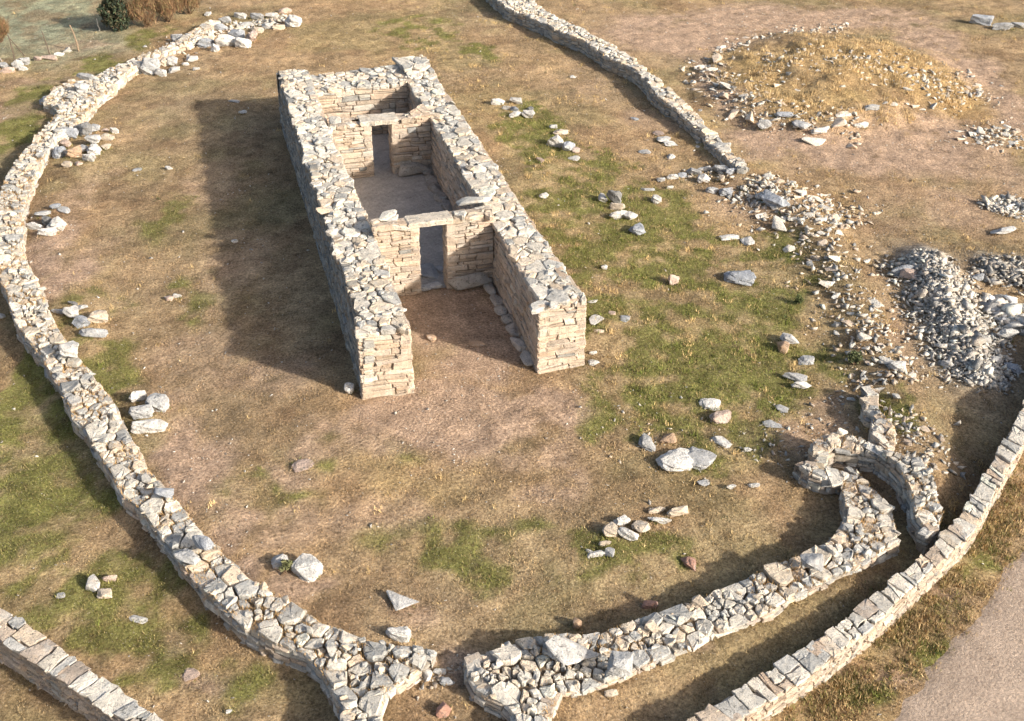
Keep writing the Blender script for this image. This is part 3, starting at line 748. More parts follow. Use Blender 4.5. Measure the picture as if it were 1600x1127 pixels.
    for (px, py, sx, sy, sz, rz) in ((735, 322, .9, .42, .16, .12), (756, 318, .55, .4, .12, -.3), (606, 345, .75, .45, .15, .35)):
        p = G(px, py, 2.38); V, F = hull_stone(rr, 22, .04)
        V = (V*np.array([sx, sy, sz]))@rotm(rz, .05, rr.normal()*.05).T+np.array([p[0], p[1], z1+.15]); mk('capstone', V, F, pick(rr, GREYS, .1), M_STONE, o1)
    # floor of the inner room, benches, thresholds
    n = 40; X_, Y_ = np.meshgrid(np.linspace(1.3, 5.2, n), np.linspace(5.3, 18.3, 3*n)); x, y = X_.ravel(), Y_.ravel()
    i = np.arange(n*3*n).reshape(3*n, n); Q = np.stack([i[:-1, :-1], i[:-1, 1:], i[1:, 1:], i[1:, :-1]], -1).reshape(-1, 4)
    tri_mesh('floor', np.stack([x, y, th(x, y)+.035], 1), Q, np.array([.46, .43, .40])*(.85+.3*fbm(x*1.5, y*1.5, 3, 3))[:, None], M_ROAD, root)
    for (px, py, sx, sy, sz, rz) in ((669, 424, .62, 1.0, .12, .15), (680, 444, .45, .35, .12, .2), (663, 449, .5, .3, .14, -.3), (690, 420, .3, .5, .12, .3)):
        p = G(px, py, .1); V, F = hull_stone(rr, 26, .03); V = (V*np.array([sx, sy, sz]))@rotm(rz, .08, 0).T+np.array([p[0], p[1], .02])
        mk('threshold_slab', V, F, pick(rr, np.array([[.40, .40, .41]]), .1), M_STONE, root)
    y = .25
    while y < 5.0:
        l = rr.uniform(.45, .85); V, F = hull_stone(rr, 26, .04); V = (V*np.array([.38, l*.98, .22]))@rotm(rr.normal()*.08, rr.normal()*.04, 0).T+np.array([4.92+rr.normal()*.03, y+l/2, -.03])
        mk('bench_slab', V, F, pick(rr, np.array([[.52, .47, .42], [.46, .43, .39]]), .1), M_STONE, root); y += l
    y = 8.2
    while y < 14.0:
        l = rr.uniform(.5, 1.); V, F = hull_stone(rr, 26, .04); V = (V*np.array([.5, l*.98, .22]))@rotm(rr.normal()*.08, 0, 0).T+np.array([4.9+rr.normal()*.04, y+l/2, -.02])
        mk('bench_slab', V, F, pick(rr, np.array([[.36, .33, .30]]), .1), M_STONE, root); y += l
    # blocks at the foot of the left wall end, stones at the foot of the partition
    for (px, py, sx, sy, sz, c) in ((636, 586, .34, .5, .42, 1), (638, 603, .38, .35, .28, 1)):
        p = G(px, py+8); V, F = hull_stone(rr, 20, .05); V = V*np.array([sx, sy, sz])+np.array([p[0], p[1], -.03]); mk('foot_stone', V, F, pick(rr, CREAM, .08), M_STONE, root)
    V, F = hull_stone(rr, 22, .05); V = V*np.array([1.5, .4, .55])+np.array([4.35, 5.08, -.03]); mk('foot_stone', V, F, [.40, .37, .33], M_STONE, root)
    V, F = hull_stone(rr, 22, .05); V = V*np.array([1.3, .4, .5])+np.array([4.4, 14.05, -.03]); mk('foot_stone', V, F, [.38, .35, .31], M_STONE, root)
build_temple()

# ------------------------------------------------------------------ loose rocks, each a thing
TINT = {'g': [.40, .40, .40], 'b': [.33, .35, .385], 'w': [.58, .56, .53], 'c': [.56, .47, .37], 'o': [.48, .33, .22], 'r': [.42, .24, .18], 'd': [.20, .20, .20], 'p': [.47, .36, .30]}
def rock(px, py, wpx, hpx, tint, label, q=.5, ang=None, lean=(0, 0), name='boulder', base=0., group=None, sub=None, npts=20, cat='rock'):
    """px,py = middle of the rock; wpx,hpx its apparent size; q = height/width"""
    r = np.random.default_rng(int(px*7919+py*104729) % 2**31)
    p = P(px, py+hpx*.25, base); s = scale_at(p); dv = p-CAM; sn = -dv[2]/np.linalg.norm(dv); cs = math.sqrt(1-sn*sn)
    wm = wpx/s; hz = q*wm; dm = max((hpx/s-hz*cs)/sn, .35*wm)
    dm = min(dm, 1.6*wm)
    V, F = hull_stone(r, npts, .035, sub=(wm > .28 if sub is None else sub))
    V[:, :2] *= np.array([1.16, 1.14])
    # shear the plan a little so that no two stones share an outline
    V = V*np.array([wm, dm, hz*1.12]); a = (r.uniform(-.35, .35) if ang is None else math.radians(ang))-YAW
    V = V@rotm(a, math.radians(lean[0]), math.radians(lean[1])).T
    V[:, 2] -= V[:, 2].min()+.2*hz
    c = np.array(TINT[tint])*r.uniform(.9, 1.1)
    o = mk(name, V+np.array([p[0], p[1], p[2]+base]), F, c, M_STONE)
    tag(o, label, cat, group)
    if base < .3: FEET.append((p[0], p[1], wm*.5, dm*.5, a))
    return o
FEET = []
def rocks(lst, group=None, **k):
    for t in lst:
        e = t[6] if len(t) > 6 else {}
        rock(*t[:6], group=group, **{**k, **e})
G1 = 'stones of the big pile by the left wall'
rocks([(108, 210, 26, 22, 'b', 'dark grey block at the back left of the big pile beside the upper left wall', dict(q=.7)),
 (134, 203, 20, 26, 'd', 'dark slab standing on edge at the back of the big pile by the wall', dict(q=1., ang=40)),
 (148, 198, 16, 14, 'g', 'grey stone at the top edge of the big pile beside the upper left wall', dict(base=.1)),
 (146, 216, 22, 16, 'w', 'pale slab in the centre of the big pile beside the upper left wall', dict(base=.15)),
 (166, 216, 24, 13, 'c', 'long cream stone at the right side of the big pile, below the small round one'),
 (179, 206, 13, 11, 'w', 'small round pale stone at the far right tip of the big pile', dict(q=.8)),
 (165, 203, 11, 8, 'p', 'tiny pinkish stone between the round stone and the back of the big pile'),
 (148, 234, 20, 24, 'w', 'white upright slab at the front right of the big pile', dict(q=.9)),
 (166, 229, 14, 11, 'c', 'small cream stone under the long cream one in the big pile'),
 (140, 249, 20, 14, 'w', 'rounded white stone at the very front of the big pile', dict(q=.7)),
 (116, 239, 24, 22, 'o', 'orange-tinted block at the front of the big pile', dict(q=.7)),
 (95, 238, 16, 26, 'b', 'dark leaning block at the front left of the big pile', dict(q=1.1)),
 (106, 256, 16, 12, 'c', 'small square cream stone at the bottom left of the big pile'),
 (123, 255, 11, 10, 'p', 'small pinkish cobble beside the white stone at the foot of the big pile'),
 (128, 231, 17, 15, 'g', 'grey stone half hidden in the middle of the big pile', dict(base=.1)),
 (102, 223, 18, 14, 'p', 'pinkish stone on the left slope of the big pile', dict(base=.1)),
 (90, 217, 12, 22, 'c', 'cream slab leaning against the wall side of the big pile', dict(q=1.2))], 'stones of the big pile')
rocks([(67, 333, 22, 9, 'g', 'thin flat slab on the left of the small cairn by the left wall', dict(base=.12, q=.25)),
 (87, 323, 17, 11, 'b', 'grey stone at the back of the small cairn by the left wall', dict(base=.1)),
 (101, 328, 22, 12, 'g', 'pale slab sticking out to the right of the small cairn', dict(q=.3, ang=-35)),
 (55, 353, 25, 15, 'w', 'rounded white stone left in front of the small cairn'),
 (74, 344, 14, 17, 'd', 'dark wedge stone in the middle of the small cairn', dict(base=.05, q=.9)),
 (90, 349, 22, 30, 'w', 'large white boulder at the right front of the small cairn', dict(q=.9)),
 (75, 364, 27, 15, 'w', 'low rounded stone at the front of the small cairn')], 'stones of the small cairn')
rocks([(92, 486, 24, 8, 'g', 'thin pale slab nearest the wall in the heap of split blocks', dict(q=.25)),
 (113, 488, 23, 22, 'w', 'pale square block second from the wall in the heap of split blocks', dict(q=.7)),
 (126, 500, 20, 27, 'b', 'grey tilted slab in the middle of the heap of split blocks', dict(q=.8, ang=50)),
 (153, 495, 30, 26, 'c', 'big cream boulder at the right of the heap of split blocks', dict(q=.6)),
 (145, 520, 44, 16, 'g', 'long grey slab lying in front of the heap of split blocks', dict(q=.28)),
 (130, 478, 14, 12, 'w', 'small pale stone at the top of the heap of split blocks', dict(base=.08)),
 (114, 475, 15, 8, 'd', 'small dark stone behind the heap of split blocks')], 'stones of the heap of split blocks')
rocks([(217, 622, 24, 19, 'w', 'thin slab leaning at the back left of the group of four square blocks', dict(q=.9, ang=45)),
 (248, 628, 32, 34, 'g', 'tall pitted block at the back right of the group of four square blocks', dict(q=.7, npts=60, ang=-20)),
 (222, 643, 34, 26, 'g', 'squat pitted block in the middle left of the group of four square blocks', dict(q=.55, npts=50, ang=10)),
 (234, 666, 50, 24, 'w', 'long rectangular block at the front of the group of four square blocks', dict(q=.38, ang=3, npts=70))], 'group of four square blocks')
rocks([(438, 875, 24, 27, 'w', 'smaller square pale block left of a weed tuft, near the lower left wall', dict(q=.7, npts=50, ang=25)),
 (480, 883, 42, 40, 'w', 'large white tilted block right of a weed tuft, near the lower left wall', dict(q=.5, ang=-32, lean=(0, 8), npts=60)),
 (625, 938, 52, 34, 'w', 'white triangular slab pointing left, above the bottom gateway', dict(q=.3, ang=-25, npts=7)),
 (623, 989, 36, 28, 'w', 'white square block standing against the wall end at the bottom gateway', dict(q=.6, npts=50, ang=-8)),
 (473, 722, 30, 20, 'p', 'low reddish half-buried rock alone in the turf left of centre', dict(q=.16, ang=30)),
 (546, 606, 14, 24, 'w', 'thin slab leaning at the foot of the temple front left corner', dict(q=1.2)),
 (746, 533, 24, 14, 'o', 'flat orange stone lying on the floor of the temple porch', dict(q=.15)),
 (674, 527, 14, 14, 'o', 'small brown stone on the sunlit earth of the temple porch', dict(q=.5))])
rocks([(954, 826, 24, 28, 'c', 'angular cream block, leftmost of the row below the centre', dict(q=.7)),
 (972, 813, 24, 17, 'w', 'white flat-topped block behind the leftmost cream block of the row'),
 (1001, 819, 22, 28, 'c', 'cream wedge block in the middle of the row', dict(q=.6, ang=-40)),
 (981, 834, 30, 22, 'w', 'white rounded block at the front of the row', dict(q=.6)),
 (1026, 796, 25, 13, 'c', 'long cream stone at the back of the row', dict(ang=15, q=.35)),
 (1058, 798, 32, 22, 'c', 'ridged cream block at the right end of the row', dict(ang=20)),
 (1031, 811, 34, 15, 'w', 'pale mottled slab in front of the right end of the row', dict(q=.3)),
 (945, 850, 18, 10, 'c', 'small cream stone at the back of the little scatter left of the row'),
 (931, 865, 26, 9, 'w', 'narrow pale sliver in the little scatter left of the row', dict(q=.25, ang=15)),
 (952, 862, 14, 18, 'g', 'upright grey chip at the right of the little scatter', dict(q=.8)),
 (921, 861, 11, 7, 'w', 'tiny pale chip at the left of the little scatter')], 'stones of the row below the centre')
rocks([(1077, 876, 26, 22, 'r', 'pink rock alone in the grass above the lower right wall', dict(q=.5, ang=-40)),
 (1012, 689, 28, 26, 'g', 'mottled grey rock left of the biggest flat slab', dict(ang=-30)),
 (1043, 683, 24, 22, 'o', 'orange broken rock behind the biggest flat slab', dict(q=.4)),
 (1054, 715, 50, 38, 'w', 'biggest pale flat slab lying in the grass right of the temple front', dict(q=.32, ang=14, npts=60)),
 (1089, 711, 42, 36, 'g', 'mossy pitted slab lying against the biggest flat slab', dict(q=.3, ang=-35, npts=50)),
 (1126, 686, 32, 18, 'w', 'slender pale slab lying up from the mossy pitted slab', dict(q=.25, ang=-32)),
 (1109, 628, 30, 20, 'w', 'pale flat slab in green grass above the brownish rock', dict(q=.25, ang=-22)),
 (1126, 650, 32, 24, 'p', 'brownish rock in green grass below the pale flat slab', dict(q=.5)),
 (1100, 753, 20, 12, 'g', 'grey flat stone half sunk below the mossy slab', dict(q=.25)),
 (1142, 761, 14, 8, 'w', 'small pale stone in straw below the slabs'),
 (1177, 758, 18, 9, 'w', 'small white flat stone alone in straw left of the low wall stub', dict(q=.3)),
 (1168, 702, 12, 9, 'w', 'small white stone in straw right of the slender slab'),
 (1207, 661, 28, 14, 'g', 'flat layered grey stone on the straw right of the green grass', dict(q=.2)),
 (1221, 637, 20, 13, 'g', 'grey flat stone just above the flat layered one', dict(q=.25)),
 (1241, 590, 34, 16, 'g', 'grey slab lying on top of another at the right of the green grass', dict(q=.35)),
 (1252, 603, 28, 15, 'w', 'white stone in front of the grey slab at the right of the green grass'),
 (1234, 526, 27, 20, 'w', 'pale slab propped on an orange stone at the right of the green grass', dict(q=.35, ang=-35, base=.15)),
 (1223, 541, 14, 24, 'o', 'upright orange stone propping up a pale slab', dict(q=1.2)),
 (1259, 561, 22, 18, 'g', 'grey stone between the propped slab and the pair of slabs', dict(q=.4)),
 (1052, 437, 18, 22, 'p', 'small pointed upright stone alone in the green grass', dict(q=1., npts=9)),
 (1155, 430, 44, 28, 'b', 'long dark grey weathered slab alone in the grass', dict(q=.35, ang=-22)),
 (1140, 370, 30, 11, 'w', 'white flat sliver beside a white square stone in the grass', dict(q=.2)),
 (1168, 374, 18, 19, 'w', 'white square stone beside a white flat sliver in the grass', dict(q=.3)),
 (942, 309, 15, 17, 'w', 'white stone at the left of the upper pile in the grass', dict(q=.7)),
 (959, 310, 22, 24, 'd', 'dark upright slab on the upper pile in the grass', dict(q=1., base=.05)),
 (964, 325, 22, 10, 'c', 'cream flat stone in the middle of the upper pile in the grass'),
 (966, 337, 26, 13, 'w', 'pale stone at the front of the upper pile in the grass'),
 (984, 336, 20, 18, 'w', 'white stone at the right of the upper pile in the grass', dict(ang=-50)),
 (995, 358, 22, 23, 'b', 'rounded grey boulder just below the upper pile in the grass', dict(q=.6)),
 (1025, 311, 14, 16, 'w', 'small bright white stone right of the upper pile in the grass', dict(q=.7))])
rocks([(778, 161, 20, 9, 'w', 'left tip stone of the long pale cluster behind the temple right wall'),
 (806, 159, 19, 12, 'w', 'bright stone at the back of the long pale cluster behind the temple right wall'),
 (792, 169, 15, 9, 'g', 'grey stone in the left middle of the long pale cluster'),
 (805, 179, 18, 12, 'w', 'white stone at the front of the long pale cluster'),
 (803, 171, 14, 9, 'b', 'bluish stone in the heart of the long pale cluster'),
 (826, 179, 20, 16, 'w', 'largest white stone at the right end of the long pale cluster', dict(q=.6)),
 (829, 170, 11, 9, 'd', 'dark stone behind the right end of the long pale cluster')], 'stones of the long pale cluster')
rocks([(864, 198, 12, 8, 'g', 'small grey stone at the back of the pile with the big white block'),
 (876, 207, 21, 11, 'c', 'cream slab behind the big white block', dict(q=.35)),
 (867, 222, 24, 22, 'w', 'big white square block of the pile above the green patch', dict(q=.75)),
 (887, 229, 18, 22, 'b', 'grey block right beside the big white square block', dict(q=.8)),
 (899, 233, 12, 12, 'p', 'pinkish stone at the right of the big white square block'),
 (897, 246, 16, 9, 'w', 'pale flat slab fallen below the big white square block', dict(q=.2, ang=-20))], 'stones of the pile with the white block')
rocks([(844, 249, 13, 9, 'p', 'small pinkish flat stone left of the pile with the big white block', dict(q=.3)),
 (850, 306, 14, 10, 'w', 'small white stone half way along the temple right wall'),
 (930, 497, 18, 18, 'w', 'pale flat stone close to the temple right front corner', dict(q=.25, ang=-30)),
 (926, 470, 14, 7, 'w', 'white sliver just above the temple right front corner', dict(q=.2)),
 (935, 517, 17, 6, 'c', 'narrow pale sliver beside the temple right front corner', dict(q=.2)),
 (976, 495, 14, 12, 'b', 'small bluish flat stone in the grass right of the temple front', dict(q=.2)),
 (956, 488, 10, 8, 'p', 'tiny pinkish stone in the grass right of the temple front', dict(q=.3)),
 (927, 566, 17, 11, 'w', 'bright white stone below the temple right front corner', dict(q=.35)),
 (927, 552, 11, 6, 'w', 'small white chip just above the bright stone by the temple corner'),
 (944, 416, 9, 11, 'w', 'small white upright stone near the middle of the temple right wall', dict(q=.7)),
 (264, 263, 11, 8, 'w', 'small white stone right of the big pile, in the left field'),
 (214, 265, 14, 7, 'g', 'small flat grey stone in front of the big pile, in the left field', dict(q=.25)),
 (379, 175, 12, 7, 'w', 'small pale stone at the edge of the temple shadow, top left field', dict(q=.35)),
 (366, 158, 17, 6, 'g', 'thin flat grey stone left of the temple far corner', dict(q=.2)),
 (263, 466, 13, 10, 'p', 'left one of a close pair of small stones in the left field', dict(q=.5)),
 (277, 463, 14, 9, 'w', 'right one of a close pair of small stones in the left field', dict(q=.5)),
 (367, 377, 10, 7, 'w', 'small white stone inside the temple shadow'),
 (149, 910, 19, 27, 'w', 'white upright stone of the trio outside the lower left wall', dict(q=.9)),
 (164, 926, 20, 22, 'c', 'cream rounded stone at the front of the trio outside the lower left wall', dict(q=.6)),
 (172, 904, 20, 12, 'p', 'pinkish stone at the back of the trio outside the lower left wall'),
 (216, 966, 28, 13, 'w', 'flat pale stone alone outside the lower left wall', dict(q=.18, ang=-15)),
 (95, 929, 12, 10, 'g', 'small grey stone near the capped bottom left wall', dict(q=.35)),
 (298, 1052, 24, 22, 'p', 'pinkish half-buried stone between the two left walls', dict(q=.25)),
 (358, 1111, 9, 7, 'w', 'small white stone at the bottom edge between the two left walls'),
 (2, 493, 14, 12, 'w', 'white stone just outside the left wall at the picture edge'),
 (687, 1049, 18, 11, 'w', 'pale stone in the middle of the bottom gateway', dict(q=.4)),
 (699, 1063, 22, 17, 'g', 'grey stone in the bottom gateway near the right wall end', dict(q=.4)),
 (667, 1053, 13, 22, 'w', 'upright pale slab at the left side of the bottom gateway', dict(q=1.)),
 (694, 1106, 20, 26, 'r', 'red stone standing below the bottom gateway', dict(q=.8)),
 (955, 1083, 19, 13, 'c', 'cream stone fallen below the lower right wall', dict(q=.5)),
 (1015, 944, 22, 18, 'r', 'dull red rock in the shadow behind the lower right wall', dict(q=.5)),
 (902, 972, 13, 25, 'o', 'upright orange stone just behind the biggest boulder of the lower right wall', dict(q=1.5)),
 (892, 1006, 56, 58, 'w', 'biggest white lichened boulder, triangular, lying on the lower right wall', dict(q=.4, ang=-50, base=.5, npts=9)),
 (969, 1034, 34, 38, 'g', 'grey angular boulder on the front edge of the lower right wall', dict(q=.7, base=.42)),
 (1094, 939, 24, 18, 'c', 'rounded pinkish boulder on the back edge of the lower right wall', dict(q=.6, base=.52)),
 (1268, 873, 32, 28, 'g', 'square grey slab on top of the lower right wall', dict(q=.4, base=.55)),
 (318, 846, 36, 26, 'b', 'bluish slab on the inner edge of the lower left wall', dict(q=.5, base=.5, ang=-45)),
 (293, 868, 40, 28, 'g', 'big lichened slab across the lower left wall', dict(q=.4, base=.5, ang=-35)),
 (110, 543, 26, 28, 'w', 'pitted white block on the inner edge of the left wall near the split blocks', dict(q=.6, base=.45)),
 (256, 769, 28, 26, 'b', 'rounded bluish block on the inner edge of the left wall below the pink bare ground', dict(q=.6, base=.45)),
 (1409, 423, 36, 20, 'b', 'large bluish boulder at the left foot of the gravel ridge', dict(q=.5)),
 (1420, 428, 26, 22, 'p', 'pinkish boulder tucked behind the bluish one at the gravel ridge', dict(q=.5)),
 (1401, 571, 24, 20, 'w', 'white angular block left of the gravel ridge foot', dict(q=.5)),
 (1481, 569, 20, 14, 'w', 'white block at the lower left foot of the gravel ridge', dict(q=.5)),
 (1527, 433, 16, 16, 'b', 'bluish block between the two gravel ridges', dict(q=.8)),
 (1568, 361, 44, 12, 'g', 'long pale slab at the right edge above the gravel ridges', dict(q=.25)),
 (1573, 521, 30, 18, 'w', 'large white boulder on the right slope of the gravel ridge', dict(q=.5, base=.15)),
 (1556, 562, 16, 16, 'w', 'white square block low on the right slope of the gravel ridge', dict(q=.6)),
 (1581, 570, 18, 28, 'b', 'grey leaning slab at the right foot of the gravel ridge', dict(q=.5)),
 (1193, 193, 20, 19, 'g', 'grey square block at the front left rim of the grassy mound', dict(q=.7)),
 (1283, 202, 30, 12, 'w', 'white flat slab at the front of the grassy mound', dict(q=.3)),
 (1250, 190, 26, 16, 'g', 'thin grey slab tilted on the front of the grassy mound', dict(q=.3, ang=-45)),
 (1226, 178, 24, 12, 'b', 'bluish slab on the front left slope of the grassy mound', dict(q=.3)),
 (1345, 196, 24, 9, 'w', 'white stone at the front right end of the grassy mound rim', dict(q=.35)),
 (1362, 168, 22, 11, 'g', 'grey stone on the right front rim of the grassy mound', dict(q=.4)),
 (1532, 34, 30, 15, 'b', 'bluish boulder in the top right corner', dict(q=.5)),
 (1566, 43, 30, 12, 'g', 'grey boulder right of the bluish one in the top right corner', dict(q=.4)),
 (1590, 40, 22, 12, 'g', 'pale boulder at the right edge in the top right corner', dict(q=.4)),
 (1210, 312, 46, 26, 'b', 'long dark leaning slab at the end of the top right wall', dict(q=.35, ang=-45)),
 (1193, 306, 24, 15, 'w', 'white slab left of the long dark leaning slab', dict(q=.4)),
 (1134, 299, 20, 17, 'b', 'rounded grey boulder right of its twin below the top right wall', dict(q=.6)),
 (1112, 297, 17, 13, 'g', 'grey boulder left of its rounded twin below the top right wall', dict(q=.5)),
 (325, 21, 10, 9, 'w', 'small white stone behind the upper left wall, near the bracken')])
# tumbled and leaning slabs at the upper end of the left wall
rocks([(207, 111, 10, 24, 'c', 'narrow slab standing on end against the upper left wall', dict(q=2., npts=20)),
 (218, 110, 15, 20, 'd', 'dark slab leaning left of the large grey leaning slab', dict(q=1.2)),
 (236, 106, 27, 31, 'g', 'large grey slab leaning against the upper left wall', dict(q=.95)),
 (256, 97, 13, 16, 'c', 'cream stone right of the large grey leaning slab', dict(q=.9)),
 (270, 96, 16, 17, 'w', 'pale stone second right of the large grey leaning slab', dict(q=.8)),
 (251, 115, 20, 13, 'w', 'white block at the foot of the large grey leaning slab', dict(q=.6)),
 (272, 109, 14, 13, 'w', 'white block lying right of the one at the foot of the leaning slab', dict(q=.6)),
 (300, 92, 18, 11, 'w', 'pale flat block between the leaning slabs and the bright white slabs', dict(q=.4)),
 (290, 101, 11, 6, 'w', 'small pale stone lying in front of the gap in the leaning slabs'),
 (307, 108, 10, 7, 'w', 'small white stone on the turf in front of the upper left wall'),
 (357, 66, 34, 22, 'w', 'bright white large slab at the top of the upper left wall', dict(q=.6)),
 (380, 69, 24, 20, 'w', 'bright white slab right of the largest white one', dict(q=.7)),
 (337, 76, 14, 16, 'w', 'pale upright block left of the bright white slabs', dict(q=.9)),
 (322, 68, 24, 18, 'b', 'bluish slab leaning left of the bright white slabs', dict(q=.6)),
 (300, 62, 20, 18, 'g', 'grey leaning slab half way up the upper left wall', dict(q=.8)),
 (280, 62, 24, 16, 'g', 'rough grey block above the gap of the leaning slabs', dict(q=.6)),
 (394, 58, 17, 22, 'p', 'pinkish grey slab right end of the bright white slabs', dict(q=.9)),
 (370, 54, 26, 12, 'b', 'dark grey slab behind the bright white slabs', dict(q=.5)),
 (386, 40, 18, 10, 'g', 'grey stone above the pinkish slab in the tumbled upper end of the wall'),
 (402, 48, 20, 12, 'c', 'cream stone beside the pinkish slab at the tumbled upper end'),
 (418, 42, 20, 11, 'w', 'pale stone in the last stretch before the topmost white block'),
 (436, 44, 18, 10, 'c', 'cream slab just left of the topmost white block'),
 (459, 35, 24, 24, 'w', 'topmost white block at the very end of the upper left wall', dict(q=.8)),
 (345, 44, 22, 12, 'b', 'bluish stone on the back edge of the tumbled upper end'),
 (352, 32, 20, 11, 'g', 'grey stone behind the tumbled upper end of the wall'),
 (376, 26, 20, 11, 'w', 'pale stone at the back of the tumbled upper end, near the bracken'),
 (402, 28, 22, 11, 'g', 'long grey stone at the back of the tumbled upper end'),
 (426, 26, 20, 11, 'w', 'whitish stone at the back left of the topmost white block'),
 (446, 18, 18, 9, 'p', 'pinkish stone behind the topmost white block'),
 (128, 137, 20, 20, 'g', 'grey upright stone in the bend of the upper left wall', dict(q=.7, base=.35)),
 (76, 158, 24, 18, 'b', 'dark round boulder fallen outside the bend of the upper left wall', dict(q=.6)),
 (134, 120, 28, 12, 'g', 'long grey slab lying along the outer edge of the upper left wall', dict(q=.35, base=.4)),
 (92, 142, 24, 13, 'd', 'dark slab on the outer side of the bend of the upper left wall', dict(q=.4))], 'tumbled slabs of the upper left wall')
# the row of stones under the fence posts
rocks([(6, 102, 16, 12, 'g', 'grey block at the left edge under the fence posts'),
 (28, 102, 18, 16, 'w', 'bright white block at the foot of the braced post', dict(q=.8)),
 (38, 96, 18, 16, 'g', 'grey block right beside the bright white block', dict(q=.7)),
 (37, 108, 13, 8, 'w', 'small white block in front of the bright white block'),
 (12, 112, 20, 8, 'p', 'low pinkish stone at the left edge below the grey block'),
 (60, 92, 14, 9, 'p', 'first of the low pinkish kerb stones left of the slender post'),
 (77, 91, 24, 8, 'p', 'long low pinkish kerb stone under the slender post', dict(q=.3)),
 (93, 86, 15, 8, 'w', 'pale low kerb stone right of the slender post'),
 (106, 80, 13, 9, 'w', 'pointed white stone left of the crooked post', dict(q=.8, npts=8))], 'stones under the fence posts')
# foot row of the collapsed cross wall running left from the top right wall
G7 = 'stones of the collapsed cross wall'
rocks([(1033, 281, 13, 9, 'g', 'leftmost grey stone of the collapsed cross wall'), (1051, 277, 17, 10, 'w', 'pale stone second from the left in the collapsed cross wall'),
 (1066, 274, 14, 10, 'b', 'bluish stone third from the left in the collapsed cross wall'), (1083, 270, 22, 12, 'g', 'wide grey stone in the middle of the collapsed cross wall'),
 (1100, 279, 18, 17, 'w', 'white block in front of the middle of the collapsed cross wall', dict(q=.7)), (1101, 265, 20, 9, 'w', 'thin pale slab on the back of the collapsed cross wall'),
 (1124, 266, 24, 10, 'g', 'grey slab second from the right end of the collapsed cross wall'), (1143, 268, 18, 11, 'b', 'bluish slab at the right end of the collapsed cross wall'),
 (1127, 279, 8, 12, 'c', 'small cream upright stone under the right end of the collapsed cross wall', dict(q=1.2)), (1012, 296, 20, 7, 'g', 'flat sunken stone left in front of the collapsed cross wall', dict(q=.2)),
 (1047, 293, 10, 6, 'w', 'tiny pale stone in front of the collapsed cross wall'), (1037, 217, 20, 11, 'w', 'pale slab in the grass before the top right wall, upper one of three', dict(q=.25)),
 (1047, 224, 18, 10, 'w', 'pale slab in the grass before the top right wall, lower one of three', dict(q=.25)), (1028, 207, 16, 10, 'p', 'pinkish slab in the grass before the top right wall, topmost of three', dict(q=.25)),
 (1008, 236, 18, 9, 'g', 'flat grey stone left of the three slabs before the top right wall', dict(q=.2)), (1048, 243, 12, 14, 'w', 'white stone below the three slabs before the top right wall', dict(q=.5)),
 (991, 185, 10, 8, 'b', 'small bluish stone in straw before the top right wall', dict(q=.4)), (895, 120, 8, 6, 'w', 'small white stone in the straw behind the temple', dict(q=.4))], G7)

# rubble: many look-alike stones, built once per shape and copied
rr = np.random.default_rng(99)
RUB = []
for i in range(14):
    V, F = hull_stone(rr, int(rr.integers(9, 14)), .04)
    V = V*np.array([1, rr.uniform(.4, .8), rr.uniform(.2, .45)])
    o = mk('rubble_stone', V, F, pick(rr, np.r_[GREYS, CREAM[:2]], .12)*1.12, M_STONE); RUB.append(o); o.location = (0, 0, 0)
used = set()
PLACED = []
def put(x, y, s, label, group, dz=0.):
    k = int(rr.integers(len(RUB)))
    src = RUB[k]; o = src if k not in used else src.copy()
    if k in used: COL.objects.link(o)
    used.add(k)
    o.location = (x, y, th1(x, y)-.1*s+dz); o.scale = (s, s*rr.uniform(.8, 1.2), s*rr.uniform(.6, 1.)); o.rotation_euler = (rr.normal()*.2, rr.normal()*.2, rr.uniform(0, 6.28))
    tag(o, label, 'stone', group)
def scatter(n, path, halfw, smin, smax, label, group, mind=.3):
    """stones spread around a polyline of reference points"""
    pts = [P(*q)[:2] for q in path]; L = np.r_[0, np.cumsum([np.linalg.norm(b-a) for a, b in zip(pts[:-1], pts[1:])])]
    c = 0; t = 0
    while c < n and t < n*30:
        t += 1; u = rr.uniform(0, L[-1]); i = min(np.searchsorted(L, u, side='right')-1, len(pts)-2); f = (u-L[i])/(L[i+1]-L[i])
        hw = halfw[i]+(halfw[i+1]-halfw[i])*f; d = pts[i+1]-pts[i]; d = d/np.linalg.norm(d)
        q = pts[i]+(pts[i+1]-pts[i])*f+np.array([-d[1], d[0]])*rr.normal()*hw*.6
        s = smin+(smax-smin)*rr.random()**2
        if any((q[0]-a)**2+(q[1]-b)**2 < (.45*(s+e))**2 for a, b, e in PLACED): continue
        PLACED.append((q[0], q[1], s)); put(q[0], q[1], s, label, group); c += 1
scatter(62, [(1175, 285), (1230, 305), (1275, 335), (1310, 345)], [.9, 1.5, 1.6, 1.1], .2, .8, 'pale rubble stone in the spill below the end of the top right wall', 'rubble below the top right wall')
scatter(46, [(1265, 380), (1310, 440), (1340, 500), (1365, 540), (1390, 590)], [.8, .8, .7, .8, .7], .18, .58, 'pale rubble stone in the thin line curving down the right side of the grass', 'rubble line on the right')
scatter(26, [(1300, 620), (1350, 590), (1385, 640), (1430, 690)], [.6, .5, .6, .5], .14, .45, 'small pale stone around the head of the hooked passage', 'stones at the hooked passage')
scatter(46, [(1095, 95), (1110, 130), (1150, 165), (1210, 185), (1290, 195), (1345, 185)], [.6, .9, 1.1, 1.3, 1., .7], .2, 1.05, 'grey stone along the near rim of the grassy mound', 'stones on the near rim of the mound')
scatter(26, [(1110, 85), (1170, 60), (1240, 48), (1310, 42)], [.4, .5, .5, .4], .2, .6, 'grey stone along the far rim of the grassy mound', 'stones on the far rim of the mound')
